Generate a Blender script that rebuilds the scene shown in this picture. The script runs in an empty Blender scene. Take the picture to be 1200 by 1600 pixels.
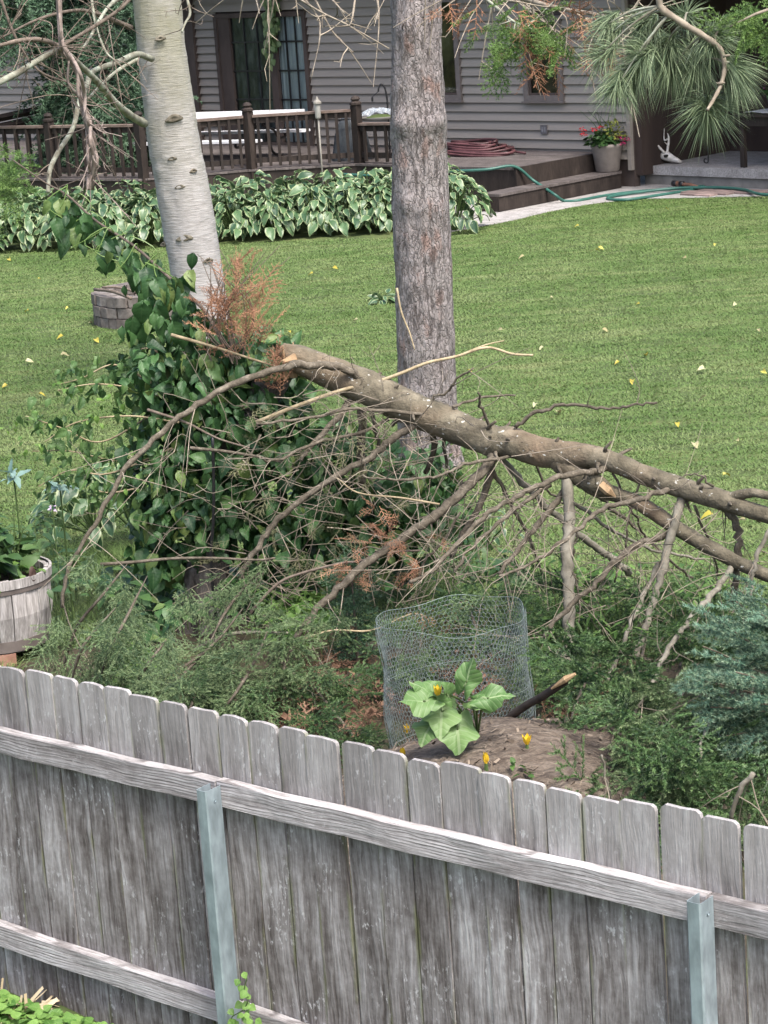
import bpy, math, random
import numpy as np
from mathutils import Matrix, Vector
rng = np.random.default_rng(7); random.seed(7)
S = bpy.context.scene; COL = S.collection
# ------------------------------------------------------------------ camera, sky, sun, exposure
F_PX, PITCH, ROLL, HCAM = 3760.0, math.radians(13.8), math.radians(4.0), 4.7
Fv = np.array([0, math.cos(PITCH), -math.sin(PITCH)]); R0 = np.array([1., 0, 0]); U0 = np.array([0, math.sin(PITCH), math.cos(PITCH)])
Rv = R0*math.cos(ROLL) - U0*math.sin(ROLL); Uv = U0*math.cos(ROLL) + R0*math.sin(ROLL)
CAMP = np.array([0, 0, HCAM])
cam = bpy.data.cameras.new('camera'); camo = bpy.data.objects.new('camera', cam); COL.objects.link(camo)
camo.matrix_world = Matrix(((Rv[0], Uv[0], -Fv[0], 0), (Rv[1], Uv[1], -Fv[1], 0), (Rv[2], Uv[2], -Fv[2], HCAM), (0, 0, 0, 1)))
cam.sensor_fit = 'VERTICAL'; cam.sensor_height = 36; cam.lens = F_PX/1600*36; cam.clip_start = .1; cam.clip_end = 2000
S.camera = camo
SUN_EL, SUN_AZ = math.radians(58), math.radians(150)     # azimuth clockwise from +Y
wd = bpy.data.worlds.new('World'); S.world = wd; wd.use_nodes = True
wn = wd.node_tree.nodes; sky = wn.new('ShaderNodeTexSky'); sky.sky_type = 'NISHITA'; sky.sun_disc = False
sky.sun_elevation = SUN_EL; sky.sun_rotation = SUN_AZ; sky.air_density = .8; sky.dust_density = 5.0; sky.ozone_density = 1.0
bg = wn['Background']; bg.inputs[1].default_value = 0.13
wd.node_tree.links.new(sky.outputs[0], bg.inputs[0])
sl = bpy.data.lights.new('sun', 'SUN'); sl.energy = 1.5; sl.angle = math.radians(14); sl.color = (1, .97, .93)
so = bpy.data.objects.new('sun', sl); COL.objects.link(so)
so.rotation_euler = (math.pi/2-SUN_EL, 0, -SUN_AZ + math.pi)
so.rotation_euler = Vector((math.sin(SUN_AZ)*math.cos(SUN_EL), math.cos(SUN_AZ)*math.cos(SUN_EL), math.sin(SUN_EL))).to_track_quat('Z', 'Y').to_euler()
S.view_settings.view_transform = 'Standard'; S.view_settings.look = 'None'; S.view_settings.gamma = 1; S.view_settings.use_curve_mapping = False
S.view_settings.exposure = 1.65

# ------------------------------------------------------------------ helpers
def ray(x, y): return Fv + Rv*(x-600)/F_PX - Uv*(y-800)/F_PX
def G(x, y, z=0.): d = ray(x, y); return CAMP + d*(z-HCAM)/d[2]
def at(x, y, Y): d = ray(x, y); return CAMP + d*Y/d[1]
def proj(P):
    v = np.asarray(P)-CAMP; d = v@Fv
    return np.stack([600+F_PX*(v@Rv)/d, 800-F_PX*(v@Uv)/d], -1)
def unit(v): v = np.asarray(v, float); return v/(np.linalg.norm(v)+1e-12)
WM = {}
def link(name, data, parent=None, M=None):
    o = bpy.data.objects.new(name, data); COL.objects.link(o)
    M = np.eye(4) if M is None else M
    if parent is not None: o.parent = parent
    o.matrix_basis = Matrix(M.tolist())
    WM[o.name] = (WM[parent.name] if parent is not None else np.eye(4)) @ M
    return o
def mat4(loc=(0, 0, 0), R=None):
    M = np.eye(4); M[:3, 3] = loc
    if R is not None: M[:3, :3] = R
    return M
def rz(a): c, s = math.cos(a), math.sin(a); return np.array([[c, -s, 0], [s, c, 0], [0, 0, 1.]])
def tag(o, label=None, cat=None, group=None, kind=None):
    if label: o['label'] = label
    if cat: o['category'] = cat
    if group: o['group'] = group
    if kind: o['kind'] = kind
    return o
def thing(name, label, cat, loc=(0, 0, 0), rot=0., group=None, R=None):
    o = link(name, None, None, mat4(loc, R if R is not None else rz(rot))); o.empty_display_size = .2
    return tag(o, label, cat, group)
def tolocal(parent, V):
    if parent is None: return V
    M = np.linalg.inv(WM[parent.name]); return V@M[:3, :3].T + M[:3, 3]
def mesh_of(name, V, F, mat, smooth=False, attrs=None):
    me = bpy.data.meshes.new(name); V = np.asarray(V, float)
    if isinstance(F, np.ndarray):
        m, k = F.shape
        me.vertices.add(len(V)); me.vertices.foreach_set('co', V.astype(np.float32).ravel())
        me.loops.add(m*k); me.loops.foreach_set('vertex_index', F.astype(np.int32).ravel())
        me.polygons.add(m); me.polygons.foreach_set('loop_start', np.arange(0, m*k, k, dtype=np.int32))
        me.polygons.foreach_set('loop_total', np.full(m, k, np.int32)); me.update(calc_edges=True)
    else:
        me.from_pydata(V.tolist(), [], [list(map(int, f)) for f in F])
    for an, arr in (attrs or {}).items():
        arr = np.asarray(arr, np.float32)
        if arr.ndim == 1:
            a = me.attributes.new(an, 'FLOAT', 'POINT'); a.data.foreach_set('value', arr)
        else:
            a = me.attributes.new(an, 'FLOAT_VECTOR', 'POINT'); a.data.foreach_set('vector', arr.ravel())
    if mat: me.materials.append(mat)
    if smooth: me.polygons.foreach_set('use_smooth', np.ones(len(me.polygons), bool))
    return me
class MB:
    def __init__(s): s.v, s.f, s.n, s.t = [], [], 0, []
    def add(s, V, F, tint=None):
        V = np.asarray(V, float); s.v.append(V); s.f += [[i+s.n for i in f] for f in F]; s.n += len(V)
        s.t.append(np.full(len(V), .5 if tint is None else tint)); return s
    def box(s, lo, hi, R=None, o=(0, 0, 0)):
        x0, y0, z0 = lo; x1, y1, z1 = hi
        V = np.array([[x0, y0, z0], [x1, y0, z0], [x1, y1, z0], [x0, y1, z0], [x0, y0, z1], [x1, y0, z1], [x1, y1, z1], [x0, y1, z1]], float)
        if R is not None: V = V@R.T
        return s.add(V+np.array(o), [(0, 3, 2, 1), (4, 5, 6, 7), (0, 1, 5, 4), (1, 2, 6, 5), (2, 3, 7, 6), (3, 0, 4, 7)])
    def tube(s, P, r, sides=7, cap=True, bump=None, tint=None): return s.add(*tube(P, r, sides, cap, bump), tint)
    def prism(s, poly, z0, z1):
        n = len(poly); V = [(p[0], p[1], z0) for p in poly]+[(p[0], p[1], z1) for p in poly]
        a = sum(poly[i][0]*poly[(i+1) % n][1]-poly[(i+1) % n][0]*poly[i][1] for i in range(n))
        F = [list(range(n))[::-1], list(range(n, 2*n))]+[(i, (i+1) % n, n+(i+1) % n, n+i) for i in range(n)]
        if a < 0: F = [f[::-1] for f in F]
        return s.add(V, F)
    def lathe(s, prof, c, n=20, axis=None):
        k = len(prof); a = np.arange(n)*2*math.pi/n; V = []
        for r, z in prof: V += [(c[0]+r*math.cos(t), c[1]+r*math.sin(t), c[2]+z) for t in a]
        F = [(i*n+j, i*n+(j+1) % n, (i+1)*n+(j+1) % n, (i+1)*n+j) for i in range(k-1) for j in range(n)]
        return s.add(V, F)
    def build(s, name, mat, parent=None, smooth=False, kind=None, local=False, M=None):
        V = np.concatenate(s.v)
        if not local: V = tolocal(parent, V)
        o = link(name, mesh_of(name, V, s.f, mat, smooth, {'tint': np.concatenate(s.t)}), parent, M)
        if kind: o['kind'] = kind
        return o
def crom(P, n=4):
    P = np.asarray(P, float); Q = np.vstack([2*P[0]-P[1], P, 2*P[-1]-P[-2]]); out = []
    for i in range(1, len(Q)-2):
        for t in np.arange(n)/n:
            a, b, c, d = Q[i-1:i+3]
            out.append(.5*((2*b)+(-a+c)*t+(2*a-5*b+4*c-d)*t*t+(-a+3*b-3*c+d)*t**3))
    out.append(P[-1]); return np.array(out)
def tube(P, r, sides=7, cap=True, bump=None):
    P = np.asarray(P, float); n = len(P); r = np.broadcast_to(np.asarray(r, float), (n,)) if np.ndim(r) == 0 or len(r) == n else np.interp(np.linspace(0, 1, n), np.linspace(0, 1, len(r)), r)
    T = np.gradient(P, axis=0); T /= np.linalg.norm(T, axis=1)[:, None]+1e-12
    u = np.cross(T[0], [0, 0, 1.] if abs(T[0][2]) < .9 else [1., 0, 0]); u = unit(u); V = []; a = np.arange(sides)*2*math.pi/sides
    for i in range(n):
        u = unit(u-T[i]*(u@T[i])); w = np.cross(T[i], u)
        ring = np.cos(a)[:, None]*u+np.sin(a)[:, None]*w
        rr = np.full(sides, r[i])
        if bump is not None: rr = rr*(1+bump[i % len(bump), np.arange(sides) % bump.shape[1]])
        V.append(P[i]+ring*rr[:, None])
    V = np.concatenate(V)
    Fs = [(i*sides+j, i*sides+(j+1) % sides, (i+1)*sides+(j+1) % sides, (i+1)*sides+j) for i in range(n-1) for j in range(sides)]
    if cap: Fs += [tuple(range(sides))[::-1], tuple(range((n-1)*sides, n*sides))]
    return V, Fs
# ---- materials
def newmat(name):
    m = bpy.data.materials.new(name); m.use_nodes = True; nt = m.node_tree
    return m, nt, nt.nodes['Principled BSDF'], nt.nodes['Material Output']
class N:
    def __init__(s, nt): s.nt = nt
    def __call__(s, typ, ins=None, **kw):
        n = s.nt.nodes.new('ShaderNode'+typ)
        for k, v in kw.items(): setattr(n, k, v)
        for k, v in (ins or {}).items():
            if isinstance(v, bpy.types.NodeSocket): s.nt.links.new(v, n.inputs[k])
            else: n.inputs[k].default_value = v
        return n
    def ramp(s, fac, stops):
        n = s.nt.nodes.new('ShaderNodeValToRGB'); s.nt.links.new(fac, n.inputs[0]); e = n.color_ramp.elements
        while len(e) < len(stops): e.new(.5)
        for q, (p, c) in zip(e, stops): q.position = p; q.color = (*c, 1) if len(c) == 3 else c
        return n.outputs[0]
    def noise(s, vec, scale, detail=4, rough=.55, dist=0.): return s('TexNoise', {'Vector': vec, 'Scale': scale, 'Detail': detail, 'Roughness': rough, 'Distortion': dist}).outputs[0]
    def mapping(s, vec, sc, loc=(0, 0, 0)): return s('Mapping', {'Vector': vec, 'Scale': sc, 'Location': loc}).outputs[0]
    def mix(s, fac, a, b, mode='MIX'):
        n = s.nt.nodes.new('ShaderNodeMix'); n.data_type = 'RGBA'; n.blend_type = mode
        for i, v in ((0, fac), (6, a), (7, b)):
            if isinstance(v, bpy.types.NodeSocket): s.nt.links.new(v, n.inputs[i])
            else: n.inputs[i].default_value = (*v, 1) if isinstance(v, tuple) and len(v) == 3 else v
        return n.outputs[2]
    def math(s, op, a, b=0.):
        n = s.nt.nodes.new('ShaderNodeMath'); n.operation = op
        for i, v in ((0, a), (1, b)):
            if isinstance(v, bpy.types.NodeSocket): s.nt.links.new(v, n.inputs[i])
            else: n.inputs[i].default_value = v
        return n.outputs[0]
    def hsv(s, col, val): return s('HueSaturation', {'Color': col, 'Value': val}).outputs[0]
    def bump(s, h, strength=.4, dist=.01): return s('Bump', {'Height': h, 'Strength': strength, 'Distance': dist}).outputs[0]
def objvec(n, rand=True):
    tc = n('TexCoord').outputs['Object']
    if not rand: return tc
    oi = n('ObjectInfo').outputs['Random']
    return n('VectorMath', {0: tc, 1: n('CombineXYZ', {0: n.math('MULTIPLY', oi, 37.), 1: n.math('MULTIPLY', oi, 91.), 2: n.math('MULTIPLY', oi, 53.)}).outputs[0]}, operation='ADD').outputs[0]
def nmat(name, stops, nscale=8., sc=(1, 1, 1), rough=.8, bump=.3, bdist=.01, rand=.25, tint=.0, spec=.3, metal=0., detail=5, fine=None, rand_off=True):
    m, nt, b, o = newmat(name); n = N(nt); v = n.mapping(objvec(n, rand_off), sc)
    h = n.noise(v, nscale, detail); c = n.ramp(h, stops)
    if fine: c = n.mix(.5, c, n.ramp(n.noise(v, nscale*fine, 3), [(.3, (.5, .5, .5)), (.7, (1.5, 1.5, 1.5))]), 'MULTIPLY')
    if rand:
        oi = n('ObjectInfo').outputs['Random']; c = n.hsv(c, n('MapRange', {0: oi, 3: 1-rand, 4: 1+rand}).outputs[0])
    if tint:
        t = n('Attribute', attribute_name='tint').outputs['Fac']; c = n.hsv(c, n('MapRange', {0: t, 3: 1-tint, 4: 1+tint}).outputs[0])
    nt.links.new(c, b.inputs['Base Color']); b.inputs['Roughness'].default_value = rough; b.inputs['Specular IOR Level'].default_value = spec; b.inputs['Metallic'].default_value = metal
    if bump: nt.links.new(n.bump(n.noise(v, nscale*2, 6), bump, bdist), b.inputs['Normal'])
    return m
def leafmat(name, dark, light, vein=None, margin=None, rough=.45, spec=.4, trans=.22, tint=.35, yellow=None, tip=None, vs=.6):
    """leaf: colour from the per-leaf tint, midrib and side veins from luv (u across, v along), optional pale margin"""
    m, nt, b, o = newmat(name); n = N(nt)
    t = n('Attribute', attribute_name='tint').outputs['Fac']; oi = n('ObjectInfo').outputs['Random']
    mixv = n.math('FRACT', n.math('ADD', t, oi)); c = n.ramp(mixv, [(0, dark), (.8, light)] + ([(1., yellow)] if yellow else []))
    if tip:
        sx_ = n('SeparateXYZ', {0: n('Attribute', attribute_name='luv').outputs['Vector']}); tv = sx_.outputs[1]; c = n.hsv(c, n('MapRange', {0: sx_.outputs[0], 3: .55, 4: 1.45}).outputs[0]); c = n.mix(n('MapRange', {0: tv, 1: .45, 2: 1., 4: .8}).outputs[0], c, tip)
    if vein or margin:
        sep = n('SeparateXYZ', {0: n('Attribute', attribute_name='luv').outputs['Vector']}); u = n.math('ABSOLUTE', sep.outputs[0]); vv = sep.outputs[1]
        if vein:
            mid = n.math('LESS_THAN', u, .07)
            w = n.math('ABSOLUTE', n.math('SINE', n.math('MULTIPLY', n.math('SUBTRACT', vv, n.math('MULTIPLY', u, .25)), 20.)))
            side = n.math('MULTIPLY', n.math('LESS_THAN', w, .2), .5)
            c = n.mix(n.math('MULTIPLY', n.math('MAXIMUM', mid, side), vs), c, vein)
            nt.links.new(n.bump(w, .25*vs, .006), b.inputs['Normal'])
        if margin:
            nz = n.noise(n('Attribute', attribute_name='luv').outputs['Vector'], 3.); e = n.math('ADD', u, n.math('MULTIPLY', n.math('SUBTRACT', nz, .5), .5))
            e = n.math('MAXIMUM', e, n.math('SUBTRACT', n.math('MULTIPLY', vv, 1.05), .22))
            c = n.mix(n('MapRange', {0: e, 1: .7, 2: .8}).outputs[0], c, margin)
    nt.links.new(c, b.inputs['Base Color']); b.inputs['Roughness'].default_value = rough; b.inputs['Specular IOR Level'].default_value = spec
    if trans:
        tr = n('BsdfTranslucent', {'Color': c}); ms = n('MixShader', {0: trans, 1: b.outputs[0], 2: tr.outputs[0]}); nt.links.new(ms.outputs[0], o.inputs[0])
    return m
def plain(name, c, rough=.6, metal=0., spec=.4): return nmat(name, [(.3, tuple(x*.85 for x in c)), (.7, tuple(x*1.1 for x in c))], 12., rough=rough, metal=metal, spec=spec, bump=.08, rand=.06)

# ---- leaves, needles and scattering
def leaf(l=.15, w=.11, shape='heart', fold=.25, curl=.3, nu=4, nv=5, wav=0., seed=0):
    r = np.random.default_rng(seed); V, L = [], []
    for j in range(nv+1):
        t = j/nv
        if shape == 'heart': pw = (math.sin(math.pi*min(1, t**.62))**.8)
        elif shape == 'ovate': pw = math.sin(math.pi*t**.8)**.9
        elif shape == 'lobed': pw = (math.sin(math.pi*t**.6)**.7)*(1+.22*math.cos(t*14))
        else: pw = math.sin(math.pi*t**.7)
        pw = max(pw, .02)
        for i in range(nu+1):
            u = -1+2*i/nu; x = u*pw*w/2; y = t*l - (abs(u)**1.5*.18*l*(1-t) if shape in ('heart', 'lobed') else 0)
            z = abs(x)*fold - curl*l*t*t*.6 + wav*math.sin(t*9+i*2.1+seed)*abs(u)*l*.06
            V.append((x, y, z)); L.append((u, t, 0))
    Fs = []
    for j in range(nv):
        for i in range(nu):
            a = j*(nu+1)+i; Fs += [(a, a+1, a+nu+2), (a, a+nu+2, a+nu+1)]
    return np.array(V), np.array(Fs), np.array(L, float)
def frame(d, nrm):
    d = unit(d); nrm = np.asarray(nrm, float); z = unit(nrm-d*(nrm@d)); x = np.cross(d, z); return np.stack([x, d, z], 1)
def scatter(name, variants, Rs, Ps, sc, mat, parent=None, kind='stuff', tints=None, smooth=False, seed=1):
    r = np.random.default_rng(seed); Rs = np.asarray(Rs); Ps = np.asarray(Ps); sc = np.broadcast_to(np.asarray(sc, float), (len(Ps),))
    pick = r.integers(0, len(variants), len(Ps)); tints = r.random(len(Ps)) if tints is None else tints
    Vs, Fs, Ls, Ts, off = [], [], [], [], 0
    for k, (V, F, L) in enumerate(variants):
        ix = np.nonzero(pick == k)[0]
        if not len(ix): continue
        W = np.einsum('nij,vj->nvi', Rs[ix]*sc[ix][:, None, None], V)+Ps[ix][:, None, :]
        Vs.append(W.reshape(-1, 3)); nV = len(V)
        Fs.append((F[None]+(np.arange(len(ix))*nV)[:, None, None]+off).reshape(-1, F.shape[1])); off += nV*len(ix)
        Ls.append(np.tile(L, (len(ix), 1))); Ts.append(np.repeat(tints[ix], nV))
    V = tolocal(parent, np.concatenate(Vs))
    o = link(name, mesh_of(name, V, np.concatenate(Fs), mat, smooth, {'luv': np.concatenate(Ls), 'tint': np.concatenate(Ts)}), parent)
    if kind: o['kind'] = kind
    return o
NL = []
def needles_on(P0, P1, n, nl, nw, r, up, flat=1., ang=.9):
    """needles along a twig P0->P1: one triangle each"""
    d = unit(P1-P0); side = unit(np.cross(d, up)); upv = np.cross(side, d); V = []
    t = r.random(n); phi = r.random(n)*2*math.pi; L = nl*(.75+.5*r.random(n))*(1-.35*t**3)
    rad = np.cos(phi)[:, None]*side+flat*np.sin(phi)[:, None]*upv+flat*.25*upv; rad /= np.linalg.norm(rad, axis=1)[:, None]+1e-9
    dd = math.cos(ang)*d+math.sin(ang)*rad; base = P0+(P1-P0)*t[:, None]
    ws = np.cross(dd, r.normal(size=(n, 3))); ws /= np.linalg.norm(ws, axis=1)[:, None]+1e-9
    V = np.stack([base-ws*nw/2, base+ws*nw/2, base+dd*L[:, None]], 1); NL.append(np.repeat(t, 3)); return V.reshape(-1, 3)
def spray(seed, l=.28, sides=7, nl=.018, nw=.0035, dens=260, flat=.55, droop=.25, stem=.0022, spread=.85, stemL=0., ang=.9):
    """a conifer spray: leader along +Y, side twigs both ways, needles on all; origin at its base"""
    r = np.random.default_rng(seed); V = []; up = np.array([0, 0, 1.]); segs = []; NL.clear()
    pt = lambda t: np.array([.03*l*math.sin(3*t+seed), l*t, -droop*l*t*t])
    ts = np.linspace(0, 1, 5)
    segs += [(pt(a), pt(b)) for a, b in zip(ts[:-1], ts[1:])]
    for i in range(sides):
        t = .12+.8*i/sides; s = 1 if i % 2 else -1; ln = l*spread*(.62-.42*t)*(.7+.6*r.random()); a = .75+.35*r.random()
        p = pt(t); q = p+ln*np.array([s*math.sin(a), math.cos(a), -.25*droop-.2*r.random()+.08]); segs.append((p, q))
        if ln > .3*l:
            m = p+(q-p)*.5; q2 = m+ln*.4*unit(np.array([s*math.sin(a-.7), math.cos(a-.7), -.1])); segs.append((m, q2))
    SV = []
    for p, q in segs: V.append(needles_on(p, q, max(3, int(np.linalg.norm(q-p)*dens)), nl, nw, r, up, flat, ang)); SV.append(np.full(len(V[-1]), r.random()))
    for p, q in segs:
        sd = unit(np.cross(q-p, up))*stem; V.append(np.array([p-sd, p+sd, q]))
    V = np.concatenate(V); L = np.zeros((len(V), 3)); q = np.concatenate(NL); L[:len(q), 1] = q; L[:len(q), 0] = np.concatenate(SV); L[len(q):, 1] = stemL; L[len(q):, 0] = .5; return V, np.arange(len(V)).reshape(-1, 3), L
def rand_frames(n, r, dirs, jit=.5, upbias=1.):
    out = []
    for d in dirs:
        dd = unit(unit(d)+r.normal(size=3)*jit); out.append(frame(dd, np.array([0, 0, upbias])+r.normal(size=3)*.5+1e-6))
    return np.array(out)
def inpoly(x, y, poly):
    x = np.asarray(x); y = np.asarray(y); c = np.zeros(x.shape, bool); n = len(poly)
    for i in range(n):
        (x0, y0), (x1, y1) = poly[i], poly[(i+1) % n]
        c ^= ((y0 > y) != (y1 > y)) & (x < (x1-x0)*(y-y0)/(y1-y0+1e-12)+x0)
    return c
# ------------------------------------------------------------------ ground, lawn, bed, path
FP0 = np.array([-1.5627, 9.693, 1.717]); FTH = math.radians(39.2); FD = np.array([math.cos(FTH), -math.sin(FTH), 0]); FNRM = np.array([-math.sin(FTH), -math.cos(FTH), 0])
def fence_dist(x, y): return (x-FP0[0])*FNRM[0]+(y-FP0[1])*FNRM[1]      # + on the camera's side
def ghgt(x, y):
    d = fence_dist(np.asarray(x, float), np.asarray(y, float)); return .22*np.clip((d+1.4)/1.4, 0, 1)**2
M_ground = nmat('ground_grass', [(.3, (.035, .05, .016)), (.5, (.06, .085, .026)), (.7, (.1, .115, .04))], 1.3, (.7, 2., 1), .95, .4, .03, rand=0, rand_off=False, fine=9)
xs = np.concatenate([np.linspace(-400, -14, 12), np.linspace(-13, 13, 60), np.linspace(14, 400, 12)]); ys = np.concatenate([np.linspace(-60, 3, 6), np.linspace(4, 18, 70), np.linspace(19, 60, 24), np.linspace(70, 900, 10)])
X, Y = np.meshgrid(xs, ys); nx = len(xs)
Z = ghgt(X, Y); Z = np.where(np.abs(X) > 12, Z*0, Z)
idx = np.arange(len(ys)*nx).reshape(len(ys), nx)
Fg = np.stack([idx[:-1, :-1], idx[:-1, 1:], idx[1:, 1:], idx[1:, :-1]], -1).reshape(-1, 4)
o = link('ground', mesh_of('ground', np.stack([X, Y, Z], -1).reshape(-1, 3), Fg, M_ground, True)); o['kind'] = 'structure'
# the planted bed under the fallen tree: litter and soil over the ground
M_bed = nmat('bed_soil', [(.3, (.02, .017, .012)), (.48, (.05, .04, .026)), (.62, (.05, .06, .024)), (.8, (.11, .085, .055))], 3., (1, 1, 1), .95, .8, .04, rand=0, rand_off=False, fine=6)
bed = [(-3.6, 11.4), (-3.4, 17.3), (-2., 18.2), (-.2, 17.6), (.8, 15.9), (2.2, 15.4), (4.5, 15), (4.5, 8), (2.6, 7.4), (1.4, 8.6), (.2, 9.6)]
gx, gy = np.meshgrid(np.linspace(-4.2, 5, 93), np.linspace(7, 18.6, 117)); ins = inpoly(gx+.12*np.sin(gy*5), gy+.1*np.sin(gx*7), bed) & (fence_dist(gx, gy) < .1)
gz = ghgt(gx, gy)+.006+.02*rng.random(gx.shape)
idx = np.arange(gx.size).reshape(gx.shape); q = ins[:-1, :-1] & ins[1:, :-1] & ins[:-1, 1:] & ins[1:, 1:]
Fb = np.stack([idx[:-1, :-1], idx[:-1, 1:], idx[1:, 1:], idx[1:, :-1]], -1)[q]
o = link('garden_bed', mesh_of('garden_bed', np.stack([gx, gy, gz], -1).reshape(-1, 3), Fb, M_bed, True)); o['kind'] = 'structure'
# concrete path along the deck and slab
LAWN_EDGE = [(690, 366), (765, 352), (810, 343), (850, 333), (895, 324), (940, 317), (1010, 311), (1100, 309), (1200, 307), (1330, 309)]
M_conc = nmat('concrete', [(.3, (.22, .21, .2)), (.6, (.3, .29, .28)), (.8, (.36, .35, .33))], 5., (1, 1, 1), .9, .25, .01, rand=.08, fine=8)
edge = [G(*p)[:2] for p in LAWN_EDGE]; far = [G(1330, 282)[:2], G(1200, 284)[:2], G(1010, 276)[:2], G(900, 285)[:2], G(760, 300)[:2], G(690, 318)[:2]]
mb = MB(); mb.prism(edge+far, .002, .012); o = mb.build('path', M_conc); o['kind'] = 'structure'
lawn_poly = [(-9, 16.9)]+[(-9, 60), (-7, 60), tuple(G(-60, 396)[:2]), tuple(G(560, 380)[:2])]+[tuple(e) for e in edge]+[(9, 36), (9, 13), (3, 15.2), (1.2, 15.6), (0, 16.8), (-2, 17.6), (-3.5, 16.9)]
lawn_poly = [(-9., 10.), (-9., 37.6), tuple(G(-60, 394)[:2]), tuple(G(300, 382)[:2]), tuple(G(560, 374)[:2]), tuple(G(688, 368)[:2])]+[tuple(e) for e in edge]+[(10, 36), (10, 13), (3.4, 13.4), (3, 15.), (1.2, 15.6), (0, 16.8), (-2, 17.6), (-3.3, 16.9), (-3.6, 13.4), (-2.6, 11.6), (-2.4, 10.)]
M_grass = None
def grassmat():
    m, nt, b, o = newmat('grass_blades'); n = N(nt); g = n('NewGeometry').outputs['Position']
    big = n.noise(n.mapping(g, (.22, .5, 1)), 1.6, 4); streak = n.noise(n.mapping(g, (.75, 4.2, 1)), 1.3, 5, .62)
    t = n('Attribute', attribute_name='tint').outputs['Fac']
    f = n.math('ADD', n.math('ADD', .04, n.math('MULTIPLY', t, .07)), n.math('ADD', n.math('MULTIPLY', big, .48), n.math('MULTIPLY', streak, .66)))
    c = n.ramp(f, [(.3, (.034, .07, .016)), (.47, (.075, .137, .034)), (.62, (.12, .192, .058)), (.78, (.2, .25, .104)), (.95, (.33, .32, .18))])
    nt.links.new(c, b.inputs['Base Color']); b.inputs['Roughness'].default_value = .6; b.inputs['Specular IOR Level'].default_value = .25
    tr = n('BsdfTranslucent', {'Color': c}); ms = n('MixShader', {0: .3, 1: b.outputs[0], 2: tr.outputs[0]}); nt.links.new(ms.outputs[0], o.inputs[0]); return m
M_grass = grassmat()
def tuft(seed, n=11, h=.045, w=.006, spr=.05):
    r = np.random.default_rng(seed); V = []
    for i in range(n):
        p = np.array([*(r.normal(size=2)*spr), 0]); a = r.random()*6.28; ln = h*(.5+.8*r.random()); lean = .8+1.4*r.random()
        d = np.array([math.cos(a), math.sin(a), 0]); s = np.array([-d[1], d[0], 0])*w/2
        V += [p-s, p+s, p+d*ln*lean*.9+np.array([0, 0, ln/(1+lean*.3)])]
    return np.array(V), np.arange(3*n).reshape(-1, 3), np.zeros((3*n, 3))
def grass(name, poly, n, bounds, h, w, spr, seed, margin=220):
    r = np.random.default_rng(seed); x = r.uniform(bounds[0], bounds[1], n); y = r.uniform(bounds[2], bounds[3], n)
    k = inpoly(x, y, poly); x, y = x[k], y[k]; pp = proj(np.stack([x, y, 0*x], -1)); k = (pp[:, 0] > -margin) & (pp[:, 0] < 1200+margin) & (pp[:, 1] < 1750) & (y > 8)
    x, y = x[k], y[k]; a = r.random(len(x))*6.28; Rs = np.zeros((len(x), 3, 3)); Rs[:, 0, 0] = np.cos(a); Rs[:, 0, 1] = -np.sin(a); Rs[:, 1, 0] = np.sin(a); Rs[:, 1, 1] = np.cos(a); Rs[:, 2, 2] = 1
    return scatter(name, [tuft(s, 11, h, w, spr) for s in range(6)], Rs, np.stack([x, y, ghgt(x, y)], -1), r.uniform(.7, 1.25, len(x)), M_grass, seed=seed)
grass('grass', lawn_poly, 115000, (-8, 10, 16, 41), .025, .0125, .075, 3)
near_poly = [(-8, 10), (-8, 30), (12, 30), (12, 8), (3.4, 13.4), (3, 15.), (1.2, 15.6), (0, 16.8), (-2, 17.6), (-3.3, 16.9), (-3.6, 13.4), (-2.6, 11.6), (-2.4, 10.)]
grass('rough_grass', [(-4.5, 13), (-4.5, 18), (-2, 18.4), (1, 16.3), (5, 15.6), (5, 12.6), (2.2, 14.4), (.6, 15.2), (-1, 16.4), (-2.6, 15.6), (-2.6, 12)], 22000, (-4.5, 5, 12, 18.5), .12, .008, .06, 4)
# pavers at the right end of the path
M_paver = nmat('paver', [(.3, (.16, .12, .11)), (.7, (.27, .2, .18))], 6., rough=.9, rand=.25)
# ------------------------------------------------------------------ house
WA, WB = G(697, 232, .6), G(987, 238, .6)
wdir = unit((WB-WA)*[1, 1, 0]); wn_ = np.array([wdir[1], -wdir[0], 0]);  wn_ = wn_ if wn_[1] < 0 else -wn_     # out of the wall, towards the lawn
HO = np.array([WB[0], WB[1], 0.])
RH = np.stack([wdir, -wn_, [0, 0, 1.]], 1)                   # house frame: x along the wall to the right, y into the house
def wallpx(x, y, off=0.):
    d = ray(x, y); t = ((HO+wn_*off-CAMP)@wn_)/(d@wn_); P = CAMP+d*t-HO; return P@wdir, P[2]
def planepx(x, y, P0, nrm): d = ray(x, y); return CAMP+d*(((P0-CAMP)@nrm)/(d@nrm))
house = thing('house', 'grey house with horizontal lap siding and dark trimmed windows behind the wooden deck', 'house', HO, R=RH)
M_siding = nmat('siding', [(.3, (.235, .212, .186)), (.7, (.272, .248, .218))], 3., (.3, 1, 4), .6, .05, .005, rand=.05)
M_trim = nmat('brown_trim', [(.3, (.05, .038, .033)), (.7, (.085, .066, .058))], 5., (1, 1, .3), .7, rand=.1)
M_wintrim = plain('window_trim', (.15, .13, .12)); M_dark = plain('dark_interior', (.012, .012, .012), .9)
M_black = plain('black_paint', (.014, .014, .015), .4); M_stain = nmat('deck_stain', [(.3, (.014, .01, .0085)), (.6, (.028, .021, .0175)), (.8, (.05, .039, .033))], 6., (1, 1, .25), .75, .3, rand=.25, fine=6)
M_roof = plain('roof_shingle', (.06, .055, .05), .9)
z0, EXP, ZT = .6, .158, 3.9
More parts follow.
